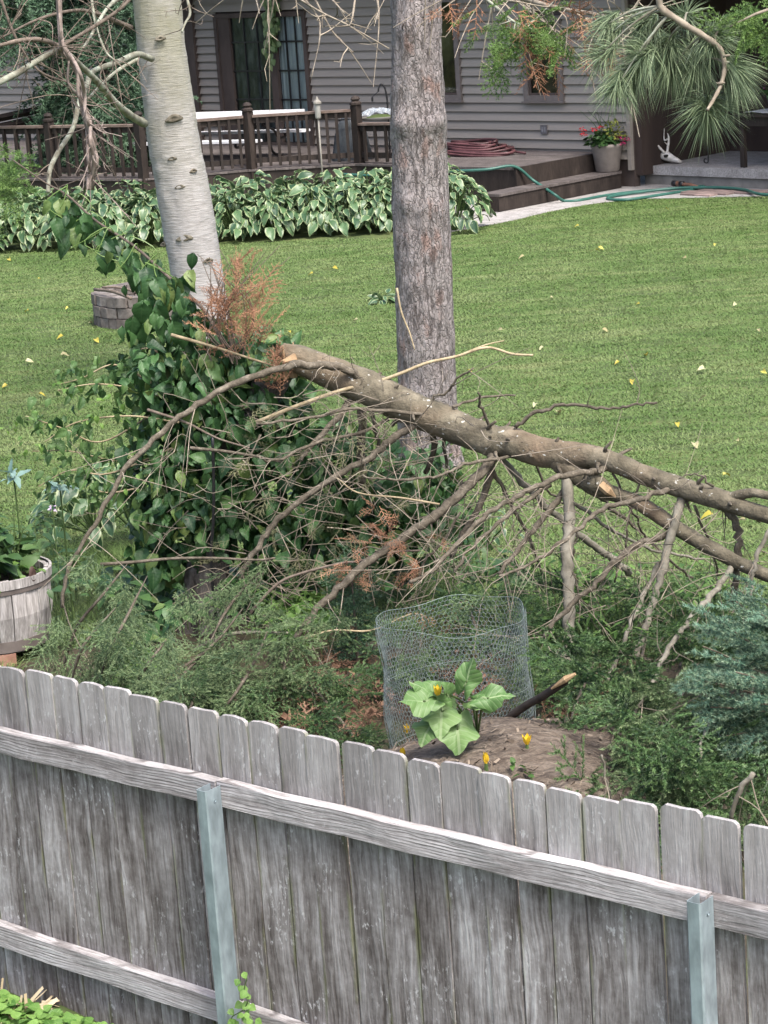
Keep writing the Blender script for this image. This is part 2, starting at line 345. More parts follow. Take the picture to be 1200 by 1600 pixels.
sL = wallpx(-160, 170)[0]; door = (wallpx(345, 150)[0], wallpx(487, 150)[0]); w1 = (wallpx(632, 140)[0], wallpx(722, 140)[0], wallpx(722, 157)[1]); w2 = (wallpx(820, 140)[0], wallpx(881, 140)[0], wallpx(850, 158)[1])
w1t, w2t = 3.3, wallpx(850, 25)[1]
post1, recess_strip = (wallpx(84, 150)[0], wallpx(106, 150)[0]), (wallpx(286, 100)[0], wallpx(309, 100)[0])
openings = [(*door, z0-.05, 3.15), (w1[0], w1[1], w1[2], w1t), (w2[0], w2[1], w2[2], w2t), (*post1, 0, 4), (*recess_strip, 0, 4)]
mb = MB(); mb.box((sL, .06, 0), (0, .2, ZT)); mb.build('wall', M_trim, house, local=True)
k = 0; zz = z0-.12
while zz < ZT-.01:
    z1 = min(zz+EXP, ZT); spans = [(sL, -.075)]
    for (a, b, lo, hi) in openings:
        if hi > zz+.02 and lo < z1-.02:
            ns = []
            for (p, q) in spans:
                if b <= p or a >= q: ns.append((p, q)); continue
                if a > p: ns.append((p, a))
                if b < q: ns.append((b, q))
            spans = ns
    for (p, q) in spans:
        if q-p < .05: continue
        m = MB(); yb, yt = -.016, .03     # bottom edge proud, top tucked under the next lap
        p += .004; q -= .004
        V = [(p, yb, zz), (q, yb, zz), (q, yb+.03, zz+.001), (p, yb+.03, zz+.001), (p, yt+.012, z1+.012), (q, yt+.012, z1+.012), (q, yt+.028, z1+.012), (p, yt+.028, z1+.012)]
        m.add(V, [(0, 3, 2, 1), (4, 5, 6, 7), (0, 1, 5, 4), (1, 2, 6, 5), (2, 3, 7, 6), (3, 0, 4, 7)])
        m.build('siding_board', M_siding, house, local=True)
    zz += EXP
mb = MB(); mb.box((-.075, -.02, z0-.3), (0, .06, ZT)); mb.build('corner_board', M_siding, house, local=True)
for (a, b) in (post1, recess_strip):
    mb = MB(); mb.box((a, -.06, .2), (b, .06, ZT)); mb.build('trim_recess_strip', M_trim, house, local=True)  # second strip: dark colour stands in for a shaded recess; first is trim
mb = MB(); mb.prism([(sL, -.95), (8.5, -.95), (8.5, 7), (sL, 7)], ZT, ZT+.22); mb.build('roof', M_roof, house, local=True)
# glass
def glassmat(name, c, refl=.35, streak=None):
    m, nt, b, o = newmat(name); n = N(nt); v = n('TexCoord').outputs['Object']
    col = n.ramp(n.noise(n.mapping(v, (6, 1, .5) if streak else (2, 1, 2)), 2.2, 4), c)
    nt.links.new(col, b.inputs['Base Color']); b.inputs['Roughness'].default_value = .12; b.inputs['Specular IOR Level'].default_value = refl; return m
M_curtain = nmat('curtain', [(.35, (.22, .25, .26)), (.6, (.42, .46, .48)), (.75, (.6, .65, .67))], 1.3, (7, 1, .15), .9, .5, .03, rand=.1)
M_glass = newmat('window_glass')[0]
def _g():
    nt = M_glass.node_tree; n = N(nt); o = nt.nodes['Material Output']
    gl = n('BsdfGlossy', {'Color': (.9, .95, .95, 1), 'Roughness': .04}); tr = n('BsdfTransparent', {'Color': (.8, .85, .85, 1)})
    ms = n('MixShader', {0: n.math('MULTIPLY', n('Fresnel', {'IOR': 1.45}).outputs[0], .8), 1: tr.outputs[0], 2: gl.outputs[0]}); nt.links.new(ms.outputs[0], o.inputs[0])
_g()
def frame_box(name, a, b, lo, hi, w, y0, y1, mat, parent):
    m = MB(); m.box((a, y0, lo), (a+w, y1, hi)); m.box((b-w, y0, lo), (b, y1, hi)); m.box((a+w, y0, lo), (b-w, y1, lo+w)); m.box((a+w, y0, hi-w), (b-w, y1, hi)); return m.build(name, mat, parent, local=True)
# patio door: two leaves, curtains behind, black grilles
d0, d1 = door; dm = wallpx(432, 100)[0]; dtop = 3.13
dr = frame_box('patio_door', d0, d1, z0-.04, dtop, .09, -.045, .07, M_trim, house)
m = MB(); m.box((dm-.14, -.03, z0+.05), (dm+.04, .065, dtop-.09)); m.build('meeting_stile', M_trim, dr, local=True)
m = MB(); m.box((d0+.09, -.02, z0+.05), (d0+.42, .065, dtop-.09)); m.build('side_panel', M_trim, dr, local=True)
for (a, b) in ((d0+.42, dm-.14), (dm+.04, d1-.09)):
    m = MB(); m.add([(a, .036, z0+.05), (b, .036, z0+.05), (b, .036, dtop-.09), (a, .036, dtop-.09)], [(0, 1, 2, 3)]); m.build('pane', M_glass, dr, local=True)
    m = MB()
    for i in (1, 2): x = a+(b-a)*i/3; m.box((x-.014, .012, z0+.05), (x+.014, .033, dtop-.09))
    for zz in np.arange(z0+.32, dtop-.1, .55): m.box((a, .0115, zz-.017), (b, .0335, zz+.017))
    m.build('grille', M_black, dr, local=True)
cm = MB()
for (a, b) in ((dm+.05, d1-.1),):
    xs_ = np.linspace(a, b, 60); ys_ = .05+.006*np.sin(np.arange(60)*.9)
    V = [(x, y+.003, z0+.06) for x, y in zip(xs_, ys_)]+[(x, y+.003, dtop-.1) for x, y in zip(xs_, ys_)]
    cm.add(V, [(i, i+1, 61+i, 60+i) for i in range(59)])
cm.build('curtain', M_curtain, dr, True, local=True)
M_door2 = nmat('door_dark', [(.35, (.02, .024, .024)), (.5, (.07, .08, .078)), (.65, (.16, .18, .175))], 2.2, (3, 1, 1), .5, rand=0)
m = MB(); m.box((d0+.43, .055, z0+.06), (dm-.15, .0585, dtop-.1)); m.build('drape', M_door2, dr, local=True)
# two windows
def window(a, b, lo, hi, inner, mat_in):
    f = frame_box('window', a, b, lo, hi, .1, -.04, .06, M_wintrim, house)
    m = MB(); m.box((a-.03, -.075, lo-.03), (b+.03, .02, lo+.0)); m.build('sill', M_wintrim, f, local=True)
    m = MB(); m.add([(a+.1, .022, lo+.1), (b-.1, .022, lo+.1), (b-.1, .022, hi-.1), (a+.1, .022, hi-.1)], [(0, 1, 2, 3)]); m.build('pane', M_glass, f, local=True)
    m = MB(); m.box((a+.1, .045, lo+.1), (b-.1, .058, hi-.1)); m.build('interior', mat_in, f, local=True)
    m = MB(); m.box((a+.1, -.012, lo+.1), (a+.14, .018, hi-.1)); m.box((b-.14, -.012, lo+.1), (b-.1, .018, hi-.1)); m.box((a+.14, -.012, lo+.1), (b-.14, .018, lo+.14)); m.build('sash', M_trim, f, local=True)
    return f
M_win1 = nmat('room_olive', [(.35, (.03, .025, .01)), (.55, (.1, .085, .03)), (.75, (.2, .18, .1))], 1.2, (2, 1, 1.4), .9, 0, rand=0)
M_win2 = nmat('room_brown', [(.35, (.012, .01, .008)), (.52, (.05, .035, .02)), (.66, (.12, .08, .05)), (.8, (.3, .3, .3))], 1.4, (1, 1, 2), .9, 0, rand=0)
window(w1[0], w1[1], w1[2], w1t, 0, M_win1); window(w2[0], w2[1], w2[2], w2t, 0, M_win2)
ox, oz = wallpx(851, 202)
m = MB(); m.box((ox-.07, -.03, oz-.075), (ox+.07, .0, oz+.075)); oo = m.build('outlet_box', plain('outlet', (.11, .105, .11)), house, local=True)
m = MB(); m.box((ox-.045, -.036, oz-.05), (ox-.01, -.031, oz+.04)); m.box((ox+.012, -.036, oz-.05), (ox+.045, -.031, oz+.04)); m.build('outlet_cover', plain('outlet_cover', (.2, .2, .21)), oo, local=True)
# porch at the right: side wall running back, dark rear wall, its slab
M_porch = nmat('porch_brown', [(.3, (.03, .021, .018)), (.7, (.055, .039, .033))], 2., (1, 1, .3), .8, rand=.1)
m = MB(); m.box((.003, .1, .2), (.14, 2.6, ZT)); m.build('porch_side_wall', M_porch, house, local=True)
m = MB(); m.box((.14, 2.6, .2), (8.4, 2.75, ZT)); m.build('porch_back_wall', M_porch, house, local=True)
m = MB(); m.box((2.2, 2.52, .35), (3.6, 2.598, 2.7)); pd = m.build('porch_door', M_dark, house, local=True)
m = MB(); m.lathe([(.0, 0), (.035, .01), (.035, .05), (0, .06)], (2.35, 2.46, 1.4), 10); m.build('handle', M_black, pd, local=True)
# slab
ZS = .33; S0 = G(1005, 258, ZS); S1 = G(1200, 265, ZS); sd = unit((S1-S0)*[1, 1, 0]); sn = np.array([-sd[1], sd[0], 0.]); sn = sn if sn[1] > 0 else -sn
m = MB(); A = S0; B = S0+sd*6; m.prism([p[:2] for p in (A-sn*.04, B-sn*.04, B+sn*4.5, A+sn*4.5)], ZS-.15, ZS); o = m.build('patio_slab', M_conc); o['kind'] = 'structure'
m = MB(); m.prism([p[:2] for p in (A+sd*.03, B+sn*.0, B+sn*4.4, A+sd*.03+sn*4.4)], 0, ZS-.15); o = m.build('slab_footing', nmat('old_concrete', [(.3, (.13, .125, .115)), (.7, (.22, .21, .19))], 4., rough=.95, rand=0)); o['kind'] = 'structure'
pv0 = G(1090, 301)
pav = thing('paver_strip', 'reddish brown paving stones at the right end of the pale path', 'paving', (pv0[0], pv0[1], .012))
for r_ in range(4):
    for c_ in range(10):
        p = pv0+sd*(c_*.32+(.16 if r_ % 2 else 0))-sn*(r_*.21-.28); lim = np.interp(proj(p)[0], [q_[0] for q_ in LAWN_EDGE], [q_[1] for q_ in LAWN_EDGE])
        if proj(p)[1] > lim-2: continue
        m = MB(); h = .024+.006*rng.random(); V = [p-sd*.155-sn*.1, p+sd*.155-sn*.1, p+sd*.155+sn*.1, p-sd*.155+sn*.1]; m.prism([v[:2] for v in V], .013, h+.012); m.build('paver', M_paver, pav)
# ------------------------------------------------------------------ deck with steps
ZD, ZST = .6, .3
E0 = G(800, 263, ZD); E1 = G(927, 240, ZD); ed = unit((E1-E0)*[1, 1, 0])
R_ = lambda x, y, z: G(x, y, z)
ZR = 1.54
rp = [G(-60, 198, ZR), G(76, 196, ZR), G(217, 194, ZR), G(387, 180, ZR), G(556, 170, ZR)]
deck = thing('wooden_deck', 'weathered brown plank deck with two steps in front of the house', 'deck', (rp[3][0], rp[3][1], 0))
def lineint(P, d, Q, e):
    A_ = np.array([[d[0], -e[0]], [d[1], -e[1]]]); t = np.linalg.solve(A_, (Q-P)[:2]); return P+d*t[0]
front_end = lineint(rp[4], wdir, E0, ed)            # where the railing's line meets the step edge
wallp = lambda s: HO+wdir*s+wn_*.005
cornerW = lineint(E0, ed, wallp(0), wdir)
dpoly = [p[:2]+wn_[:2]*.12 for p in rp]+[front_end[:2]+wn_[:2]*.12, cornerW[:2], wallp(sL)[:2]]
def clip(poly, nrm, c):
    out = []; n = len(poly)
    for i in range(n):
        p, q = np.asarray(poly[i]), np.asarray(poly[(i+1) % n]); a, b = p@nrm-c, q@nrm-c
        if a >= 0: out.append(p)
        if a*b < 0: out.append(p+(q-p)*a/(a-b))
    return out
M_plank = nmat('deck_plank', [(.3, (.07, .06, .056)), (.6, (.11, .095, .09)), (.8, (.16, .145, .138))], 5., (1, 1, 1), .8, .3, rand=.2, fine=5)
nn = wn_[:2]; vals = [p@nn for p in dpoly]; t = min(vals)
while t < max(vals):
    c1 = clip(clip(dpoly, nn, t+.004), -nn, -(t+.141))
    if len(c1) > 2: m = MB(); m.prism(c1, ZD-.035, ZD); m.build('plank', M_plank, deck)
    t += .145
m = MB(); m.prism([np.asarray(p)-nn*.03 for p in dpoly[:-3]]+[dpoly[-3]-nn*.03-ed[:2]*0, dpoly[-2]-0*nn, dpoly[-1]], .02, ZD-.036); m.build('deck_frame', M_stain, deck)
en = np.array([wdir[0], wdir[1], 0])
m = MB(); a, b = front_end-ed*.1, cornerW; m.prism([p[:2] for p in (a+en*.003, b+en*.003, b+en*.05, a+en*.05)], .05, ZD+.004); m.build('riser', M_stain, deck)
q0, q1 = G(800, 300, ZST), G(1000, 268, ZST); off = (q0-E0)@en; a2 = lineint(q0, en, G(690, 318, ZST), ed)
Lb = (q1-E0)@ed; La = -.9
lt = [E0+ed*La+en*.055, E0+ed*Lb+en*.055, E0+ed*Lb+en*off, E0+ed*La+en*off]
m = MB(); m.prism([p[:2] for p in lt], ZST-.04, ZST); m.build('tread', M_plank, deck)
m = MB(); m.prism([p[:2] for p in (lt[3]-en*.06, lt[2]-en*.06, lt[2]-en*.02, lt[3]-en*.02)], .02, ZST-.042); m.build('riser', M_stain, deck)
m = MB(); m.prism([p[:2] for p in (lt[0], lt[0]+ed*.04, lt[3]+ed*.04-en*.061, lt[3]-en*.061)], .02, ZST-.043); m.build('riser', M_stain, deck)
# railing
rail = thing('deck_railing', 'dark brown deck railing with capped posts and square balusters', 'railing', (rp[3][0], rp[3][1], ZD))
def bar(p, q, w, h, z, mat, name, par, dz=0.):
    d = unit((q-p)*[1, 1, 0]); s = np.array([-d[1], d[0], 0])*w/2; a, b = p.copy(), q.copy(); a[2] = z; b[2] = z+dz
    V = [a-s, b-s, b+s, a+s]; V = V+[v+np.array([0, 0, h]) for v in V]
    return MB().add(V, [(0, 3, 2, 1), (4, 5, 6, 7), (0, 1, 5, 4), (1, 2, 6, 5), (2, 3, 7, 6), (3, 0, 4, 7)]).build(name, mat, par)
M_railtop = nmat('rail_cap', [(.3, (.09, .062, .048)), (.7, (.18, .14, .12))], 8., (1, 1, 1), .7, rand=.1)
def rot2(d): return np.stack([unit(d*[1, 1, 0]), np.array([-unit(d*[1, 1, 0])[1], unit(d*[1, 1, 0])[0], 0]), [0, 0, 1.]], 1)
def railpost(p, top, d=wdir):
    R = rot2(d); m = MB(); m.box((-.07, -.07, ZD-.3), (.07, .07, top), R, (p[0], p[1], 0)); po = m.build('post', M_stain, rail)
    m = MB(); P = [(.085, 0), (.105, .015), (.105, .05), (.06, .075), (.085, .11), (.06, .15), (0, .17)]
    m.lathe([(0, 0)]+P, (p[0], p[1], top+.001), 8); m.build('cap', M_stain, po)
def run(p, q, z, dz=0., n=None, basez=ZD+.1):
    d = unit((q-p)*[1, 1, 0]); L = np.linalg.norm((q-p)[:2]); a, b = p+d*.09, q-d*.09
    bar(a, b, .15, .04, z, M_railtop, 'top_rail', rail, dz); bar(a, b, .05, .1, z-.105, M_stain, 'upper_rail', rail, dz); bar(a, b, .045, .09, basez, M_stain, 'lower_rail', rail)
    n = n or max(2, int(L/.2))
    for i in range(n):
        t = (i+.5)/n; c = a+(b-a)*t; R = rot2(d); zt_ = z-.01+dz*t
        m = MB(); m.box((-.024, -.021, basez-.06), (.024, .021, zt_-.002), R, (c[0]-0*d[0]-R[0, 1]*.045, c[1]-R[1, 1]*.045, 0)); m.build('baluster', M_stain, rail)
for a, b, n in ((0, 1, 7), (1, 2, 9), (2, 3, 10), (3, 4, 10)): run(rp[a], rp[b], ZR-.04, 0., n)
for p in rp[1:]: railpost(p, ZR+.06)
P5 = at(557, 192, rp[4][1]); P6 = lineint(rp[4], wdir, E0, ed)
P6b = rp[4]+unit((P6-rp[4])*[1, 1, 0])*1.2
d_ = unit((P6-rp[4])*[1, 1, 0]); zl = P5[2]-.04
run(rp[4], P6b, zl, .02, 4)
railpost(P6b, zl+.02)
# stair handrail in front of the wall at the far left
h0, h1 = at(-40, 193, 45.5), at(86, 166, 45.5)
sr = thing('stair_handrail', 'thick sloping brown handrail at the far left behind the deck railing', 'handrail', (h1[0], h1[1], ZD))
V = []; m = MB(); m.add(*tube([h0, h1], .07, 4)); m.build('handrail', M_stain, sr)
m = MB(); m.add(*tube([h0-[0, 0, .17], h1-[0, 0, .17]], .08, 4)); m.build('stringer', M_stain, sr)
for t in np.linspace(.05, .95, 7):
    p = h0+(h1-h0)*t; m = MB(); m.box((p[0]-.03, p[1]-.03, ZD), (p[0]+.03, p[1]+.03, p[2]-.1)); m.build('baluster', M_stain, sr)
# ------------------------------------------------------------------ things on the deck and path
M_white = plain('white_top', (.62, .63, .65), .35); M_tube = plain('black_tube', (.012, .012, .013), .35)
ZTB = ZD+.84
tA = G(425, 181, ZTB); tdir = unit((G(215, 187, ZTB)-tA)*[1, 1, 0]); tn_ = np.array([-tdir[1], tdir[0], 0]); tn_ = tn_ if tn_[1] > 0 else -tn_
table = thing('picnic_table', 'white topped picnic table with attached benches on curved black legs behind the railing', 'picnic table', (tA[0], tA[1], ZD))
RT = np.stack([tdir, tn_, [0, 0, 1.]], 1)
def tb(name, x0, x1, y0, y1, z0_, z1_, mat):
    m = MB(); V = []; c = .05
    P = [(x0+c, y0), (x1-c, y0), (x1, y0+c), (x1, y1-c), (x1-c, y1), (x0+c, y1), (x0, y1-c), (x0, y0+c)]
    pts = [tA*[1, 1, 0]+tdir*x+tn_*y for x, y in P]; m.prism([p[:2] for p in pts], z0_, z1_); return m.build(name, mat, table)
TL = 2.9
tb('table_top', 0, TL, 0, 1.25, ZTB-.045, ZTB, M_white)
tb('bench', .05, TL-.05, -.55, -.27, ZD+.42, ZD+.46, M_white); tb('bench', .05, TL-.05, 1.22, 1.5, ZD+.42, ZD+.46, M_white)
for x in (.55, TL-.5):
    for s in (-1, 1):
        pts = [(s*.1, .70), (s*.12, .62), (s*.5, .5), (s*.62, .36), (s*.88, .33), (s*.9, .4)]
        m = MB(); m.tube(crom([tA*[1, 1, 0]+tdir*x+tn_*(.475+p)+np.array([0, 0, ZD+z]) for p, z in pts]), .024, 6); m.build('bench_arm', M_tube, table, True)
        pts = [(s*.16, .69), (s*.3, .45), (s*.32, .25), (s*.45, .08), (s*.72, .025)]
        m = MB(); m.tube(crom([tA*[1, 1, 0]+tdir*x+tn_*(.475+p)+np.array([0, 0, ZD+z]) for p, z in pts]), .026, 6); m.build('leg', M_tube, table, True)
# solar lantern on a thin stake in front of the railing
LP = at(505, 290, rp[3][1]-.35)*[1, 1, 0]; lz = at(497, 185, LP[1])[2]; lt_ = at(496, 150, LP[1])[2]
lan = thing('solar_lantern', 'small pale garden lantern on a thin stake in front of the deck railing', 'lantern', LP)
M_lan = plain('lantern_metal', (.2, .19, .165)); M_lang = plain('lantern_glass', (.27, .27, .25), .2)
m = MB(); m.tube([LP, LP+[0, 0, lz]], .016, 7); m.build('stake', M_lan, lan, True)
m = MB(); m.lathe([(0, 0), (.045, 0), (.052, .02), (.052, lt_-lz-.13), (0, lt_-lz-.13)], LP+[0, 0, lz], 10); m.build('lamp_glass', M_lang, lan)
m = MB(); m.lathe([(0, 0), (.075, 0), (.07, .03), (.03, .07), (.012, .12), (0, .13)], LP+[0, 0, lt_-.13], 10); m.build('lamp_cap', M_lan, lan)
# covered grill: draped slate cloth
M_cover = nmat('grill_cover', [(.3, (.024, .029, .033)), (.7, (.06, .07, .078))], 6., (1, 1, .4), .7, .5, .04, rand=0)
gp = G(553, 292, ZD); gp = at(553, 275, rp[4][1]+.75)*[1, 1, 0]+[0, 0, ZD]
gc = thing('covered_grill', 'slate grey cloth cover draped over a grill behind the railing post', 'grill cover', (gp[0], gp[1], ZD))
m = MB(); a = np.arange(28)*2*math.pi/28; prof = [(.36, 0), (.32, .2), (.28, .45), (.22, .62), (.15, .74), (.0, .78)]; V = []
for i, (r_, z) in enumerate(prof): V += [(gp[0]+r_*(1+.09*math.sin(9*t+i*.3)*(1-z))*math.cos(t), gp[1]+.75*r_*(1+.09*math.cos(9*t)*(1-z))*math.sin(t), ZD+z) for t in a]
m.add(V, [(i*28+j, i*28+(j+1) % 28, (i+1)*28+(j+1) % 28, (i+1)*28+j) for i in range(5) for j in range(28)]); m.build('cover', M_cover, gc, True)
m = MB(); m.tube([gp+[-.2, -.2, .72], gp+[0, -.3, .74], gp+[.2, -.2, .72]], .015, 6); m.build('handle', M_tube, gc, True)
# shallow tray with crumpled clear film on the low rail, black hook behind it
tc = at(592, 184, P5[1]+.25)
M_film = newmat('clear_film')[0]; b_ = M_film.node_tree.nodes['Principled BSDF']; b_.inputs['Base Color'].default_value = (.45, .5, .55, 1); b_.inputs['Roughness'].default_value = .12; b_.inputs['Alpha'].default_value = .38
ft = thing('feeder_tray', 'shallow oval tray under crumpled clear film on the low railing by the trunk', 'tray', (tc[0], tc[1], zl+.05))
m = MB(); a = np.arange(24)*2*math.pi/24; V = []
for r_, z in ((.28, 0), (.36, .05), (.34, .05), (.27, .015)): V += [(tc[0]+r_*1.0*math.cos(t), tc[1]+r_*.6*math.sin(t), zl+.052+z) for t in a]
m.add(V, [(i*24+j, i*24+(j+1) % 24, (i+1)*24+(j+1) % 24, (i+1)*24+j) for i in range(3) for j in range(24)]+[list(range(72, 96))]); m.build('dish', M_lan, ft, True)
gx_, gy_ = np.meshgrid(np.linspace(-.3, .3, 16), np.linspace(-.18, .18, 10)); gz_ = zl+.13+.1*np.sqrt(np.clip(1-(gx_/.33)**2-(gy_/.2)**2, 0, 1))+.035*np.sin(gx_*31+gy_*17)*np.cos(gy_*40)+.02*rng.random(gx_.shape)
m = MB(); m.add(np.stack([gx_+tc[0], gy_+tc[1], gz_], -1).reshape(-1, 3), [(j*16+i, j*16+i+1, j*16+i+17, j*16+i+16) for j in range(9) for i in range(15)]); m.build('film', M_film, ft)
M_mossy = plain('tray_plants', (.07, .1, .03), .9)
m = MB(); m.lathe([(.0, .09), (.16, .07), (.26, .02), (.27, .012)], (tc[0], tc[1], zl+.06), 14); V_ = m.v[0]; V_[:, 1] = tc[1]+(V_[:, 1]-tc[1])*.6; m.build('planting', M_mossy, ft, True)
hk0 = at(607, 170, tc[1]+.35); hk = [at(x, y, tc[1]+.35) for x, y in ((607, 205), (606, 172), (604, 150), (601, 137), (596, 131), (592, 137), (591, 143))]
sh = thing('shepherd_hook', 'thin black shepherd hook with a curled top left of the near trunk', 'hook', (hk[0][0], hk[0][1], ZD))
hk[0][2] = ZD; m = MB(); m.tube(crom(hk), .018, 6); m.build('stake', M_tube, sh, True)
m = MB(); m.tube([hk[4]+[-.18, 0, -.22], hk[4]+[-.18, 0, -.3]], .02, 6); m.tube([hk[-1], hk[4]+[-.18, 0, -.22]], .006, 4); m.build('hanger', M_tube, sh)
# hoses
M_red = nmat('maroon_hose', [(.3, (.05, .02, .022)), (.7, (.1, .045, .048))], 6., rough=.45, rand=0, tint=.4); M_green = nmat('green_hose', [(.3, (.02, .075, .06)), (.7, (.04, .12, .095))], 6., rough=.35, rand=0)
m = MB(); c0 = G(748, 240, ZD)
for k in range(7):
    a0 = rng.random()*6; P = []
    for t in np.linspace(0, 2*math.pi*.98, 28):
        rx = .78-.05*k+.06*math.sin(3*t+k); ry = .42-.03*k
        P.append(c0+wdir*(rx*math.cos(t+a0)+.12*math.sin(k))+(-wn_)*(ry*math.sin(t+a0)-.1)+np.array([0, 0, .03+.032*k+.02*math.sin(2*t+k)]))
    m.tube(P, .024, 6, tint=rng.random())
m.tube(crom([c0+wdir*.6+[0, 0, .12], c0+wdir*.85-wn_*.0+[0, 0, .05], c0+wdir*1.1+wn_*.02+[0, 0, .03]]), .022, 6)
tag(m.build('garden_hose', M_red, None, True), 'maroon garden hose coiled in a loose heap on the deck boards', 'hose')
gpts = [G(528, 272, ZD+.02), G(575, 274, ZD+.02), G(640, 272, ZD+.02), G(700, 268, ZD+.02), G(760, 265, ZD+.02), E0+en*.03+ed*.02+[0, 0, .03], at(832, 281, E0[1]+.05), at(850, 293, E0[1]-.1), at(868, 305, E0[1]-.3), G(882, 314, .03), G(905, 313, .03), G(950, 305, .03), G(1000, 299, .03), G(1060, 295, .03), G(1100, 291, .03), G(1078, 297, .03), G(1030, 305, .03), G(980, 312, .03), G(950, 311, .03), G(960, 306, .04), G(1010, 299, .05), G(1060, 294, .06), G(1105, 293, .06), G(1140, 294, .065), G(1165, 297, .065), G(1185, 303, .065), G(1215, 305, .065), G(1260, 306, .065)]
gh = thing('garden_hose', 'green garden hose running off the deck step and looping along the path', 'hose', G(950, 306, 0))
m = MB(); m.tube(crom(gpts, 6), .026, 7); m.build('hose', M_green, gh, True)
nz = [G(1092, 293, .06), G(1078, 289, .07), G(1068, 288, .08), G(1058, 287, .08), G(1052, 286.5, .08)]
m = MB(); m.tube(nz, [.022, .035, .03, .045, .04], 10); m.build('nozzle', plain('brass_nozzle', (.16, .08, .05), .4), gh, True)
m = MB(); m.tube([nz[2], nz[2]*.5+nz[3]*.5], .05, 10); m.tube([nz[3], nz[4]], .05, 10); m.build('nozzle_grip', M_tube, gh, True)
# flowerpot
FPp = G(955, 268, ZST); FPp = E0+ed*((FPp-E0)@ed)+en*(off*.55); FPp = np.array([FPp[0], FPp[1], ZST])
pot = thing('flower_pot', 'taupe round pot of red and pink flowers on the lower deck step', 'flower pot', FPp)
M_pot = plain('taupe_pot', (.2, .175, .155), .75)
m = MB(); m.lathe([(0, 0), (.18, 0), (.2, .02), (.255, .4), (.27, .42), (.27, .47), (.25, .47), (.24, .41), (0, .4)], FPp, 28); m.build('pot', M_pot, pot, True)
M_pleaf = leafmat('geranium_leaf', (.02, .05, .015), (.05, .11, .03)); M_yleaf = leafmat('lime_leaf', (.12, .15, .03), (.3, .32, .07))
M_redf = leafmat('red_petal', (.3, .008, .015), (.5, .02, .03), trans=.15); M_pinkf = leafmat('pink_petal', (.45, .02, .12), (.6, .05, .2), trans=.15)
LV_round = [leaf(.09, .09, 'heart', .2, .3, seed=s) for s in range(3)]; LV_pet = [leaf(.03, .03, 'ovate', .2, .2, 2, 2, seed=s) for s in range(2)]
def clump(name, c, rad, n, variants, mat, par, sc=(.8, 1.2), seed=1, kind='stuff', up=.6, squash=1.):
    r = np.random.default_rng(seed); d = r.normal(size=(n, 3)); d[:, 2] = np.abs(d[:, 2])*1. if up > 0 else d[:, 2]; d /= np.linalg.norm(d, axis=1)[:, None]
    P = np.asarray(c)+d*np.asarray(rad)*(r.random(n)**.4)[:, None]
    Rs = np.array([frame(unit(v*[1, 1, .3]+r.normal(size=3)*.4+[0, 0, -.2]), v+[0, 0, up]) for v in d]); return scatter(name, variants, Rs, P, r.uniform(*sc, n), mat, par, kind, seed=seed)
clump('foliage', FPp+[-.1, -.05, .47], (.27, .25, .22), 150, LV_round, M_pleaf, pot, seed=11)
clump('lime_foliage', FPp+[.12, 0, .5], (.2, .2, .42), 130, [leaf(.08, .045, 'ovate', .2, .3, seed=s) for s in range(3)], M_yleaf, pot, seed=12)
for i, (x, y, mt) in enumerate(((912, 211, M_redf), (928, 204, M_redf), (939, 200, M_redf), (911, 205, M_redf), (966, 216, M_pinkf), (972, 226, M_pinkf), (953, 221, M_pinkf), (979, 219, M_pinkf))):
    p = at(x, y, FPp[1]-.12); clump('flower', p, (.06, .06, .05), 26, LV_pet, mt, pot, (.9, 1.4), seed=20+i, kind=None)
m = MB()
for k in range(7): p = FPp+[.05*rng.normal()-.05, .05*rng.normal(), .5]; m.tube(crom([p, p+[.05*rng.normal(), 0, .25], p+[.14*rng.normal(), .05, .55]]), [.009, .006, .002], 4)
m.build('spike_leaf', M_pleaf, pot)
# deer skull with antlers on the slab
sk = G(1043, 256, ZS); M_bone = nmat('bone', [(.3, (.35, .32, .27)), (.6, (.6, .58, .55))], 12., rough=.7, rand=0); M_bone2 = plain('skull_stain', (.3, .17, .08), .8)
dk = thing('deer_skull', 'bleached deer skull with pale antlers lying on the concrete slab', 'deer skull', sk)
fx = unit(np.array([.75, -.65, 0])); fy = np.array([-fx[1], fx[0], 0])
m = MB(); m.tube([sk-fx*.16+[0, 0, .12], sk-fx*.1+[0, 0, .14], sk+[0, 0, .13], sk+fx*.1+[0, 0, .09], sk+fx*.22+[0, 0, .055], sk+fx*.28+[0, 0, .035]], [.03, .07, .085, .06, .038, .02], 10); m.build('skull', M_bone, dk, True)
m = MB()
for s in (-1, 1): m.lathe([(0, .02), (.035, .015), (.04, 0), (.03, -.03)], sk+fx*.03+fy*s*.085+[0, 0, .15], 8)
m.build('eye_socket', M_dark, dk, True); m = MB(); m.tube([sk-fx*.2+[0, 0, .09], sk-fx*.12+[0, 0, .1]], [.03, .075], 8); m.build('skull_back', M_bone2, dk, True)
for pts, w in (([(1039, 240), (1030, 230), (1022, 222), (1018, 211)], 5), ([(1042, 240), (1044, 227), (1045, 216), (1043, 208)], 5)):
    P = [at(x, y, sk[1]-.02) for x, y in pts]; m = MB(); m.tube(crom(P), [.024, .022, .018, .007], 7)
    b0 = P[2]; m.tube(crom([b0, b0+(.13 if pts[0][0] < 1036 else -.09)*np.array([.8, -.6, .3]), b0+np.array([.1 if pts[0][0] < 1036 else -.07, 0, .17])]), [.018, .014, .005], 6)
    m.tube(crom([P[1], P[1]+np.array([-.06, .02, .06])]), [.014, .004], 5); m.build('antler', M_bone, dk, True)
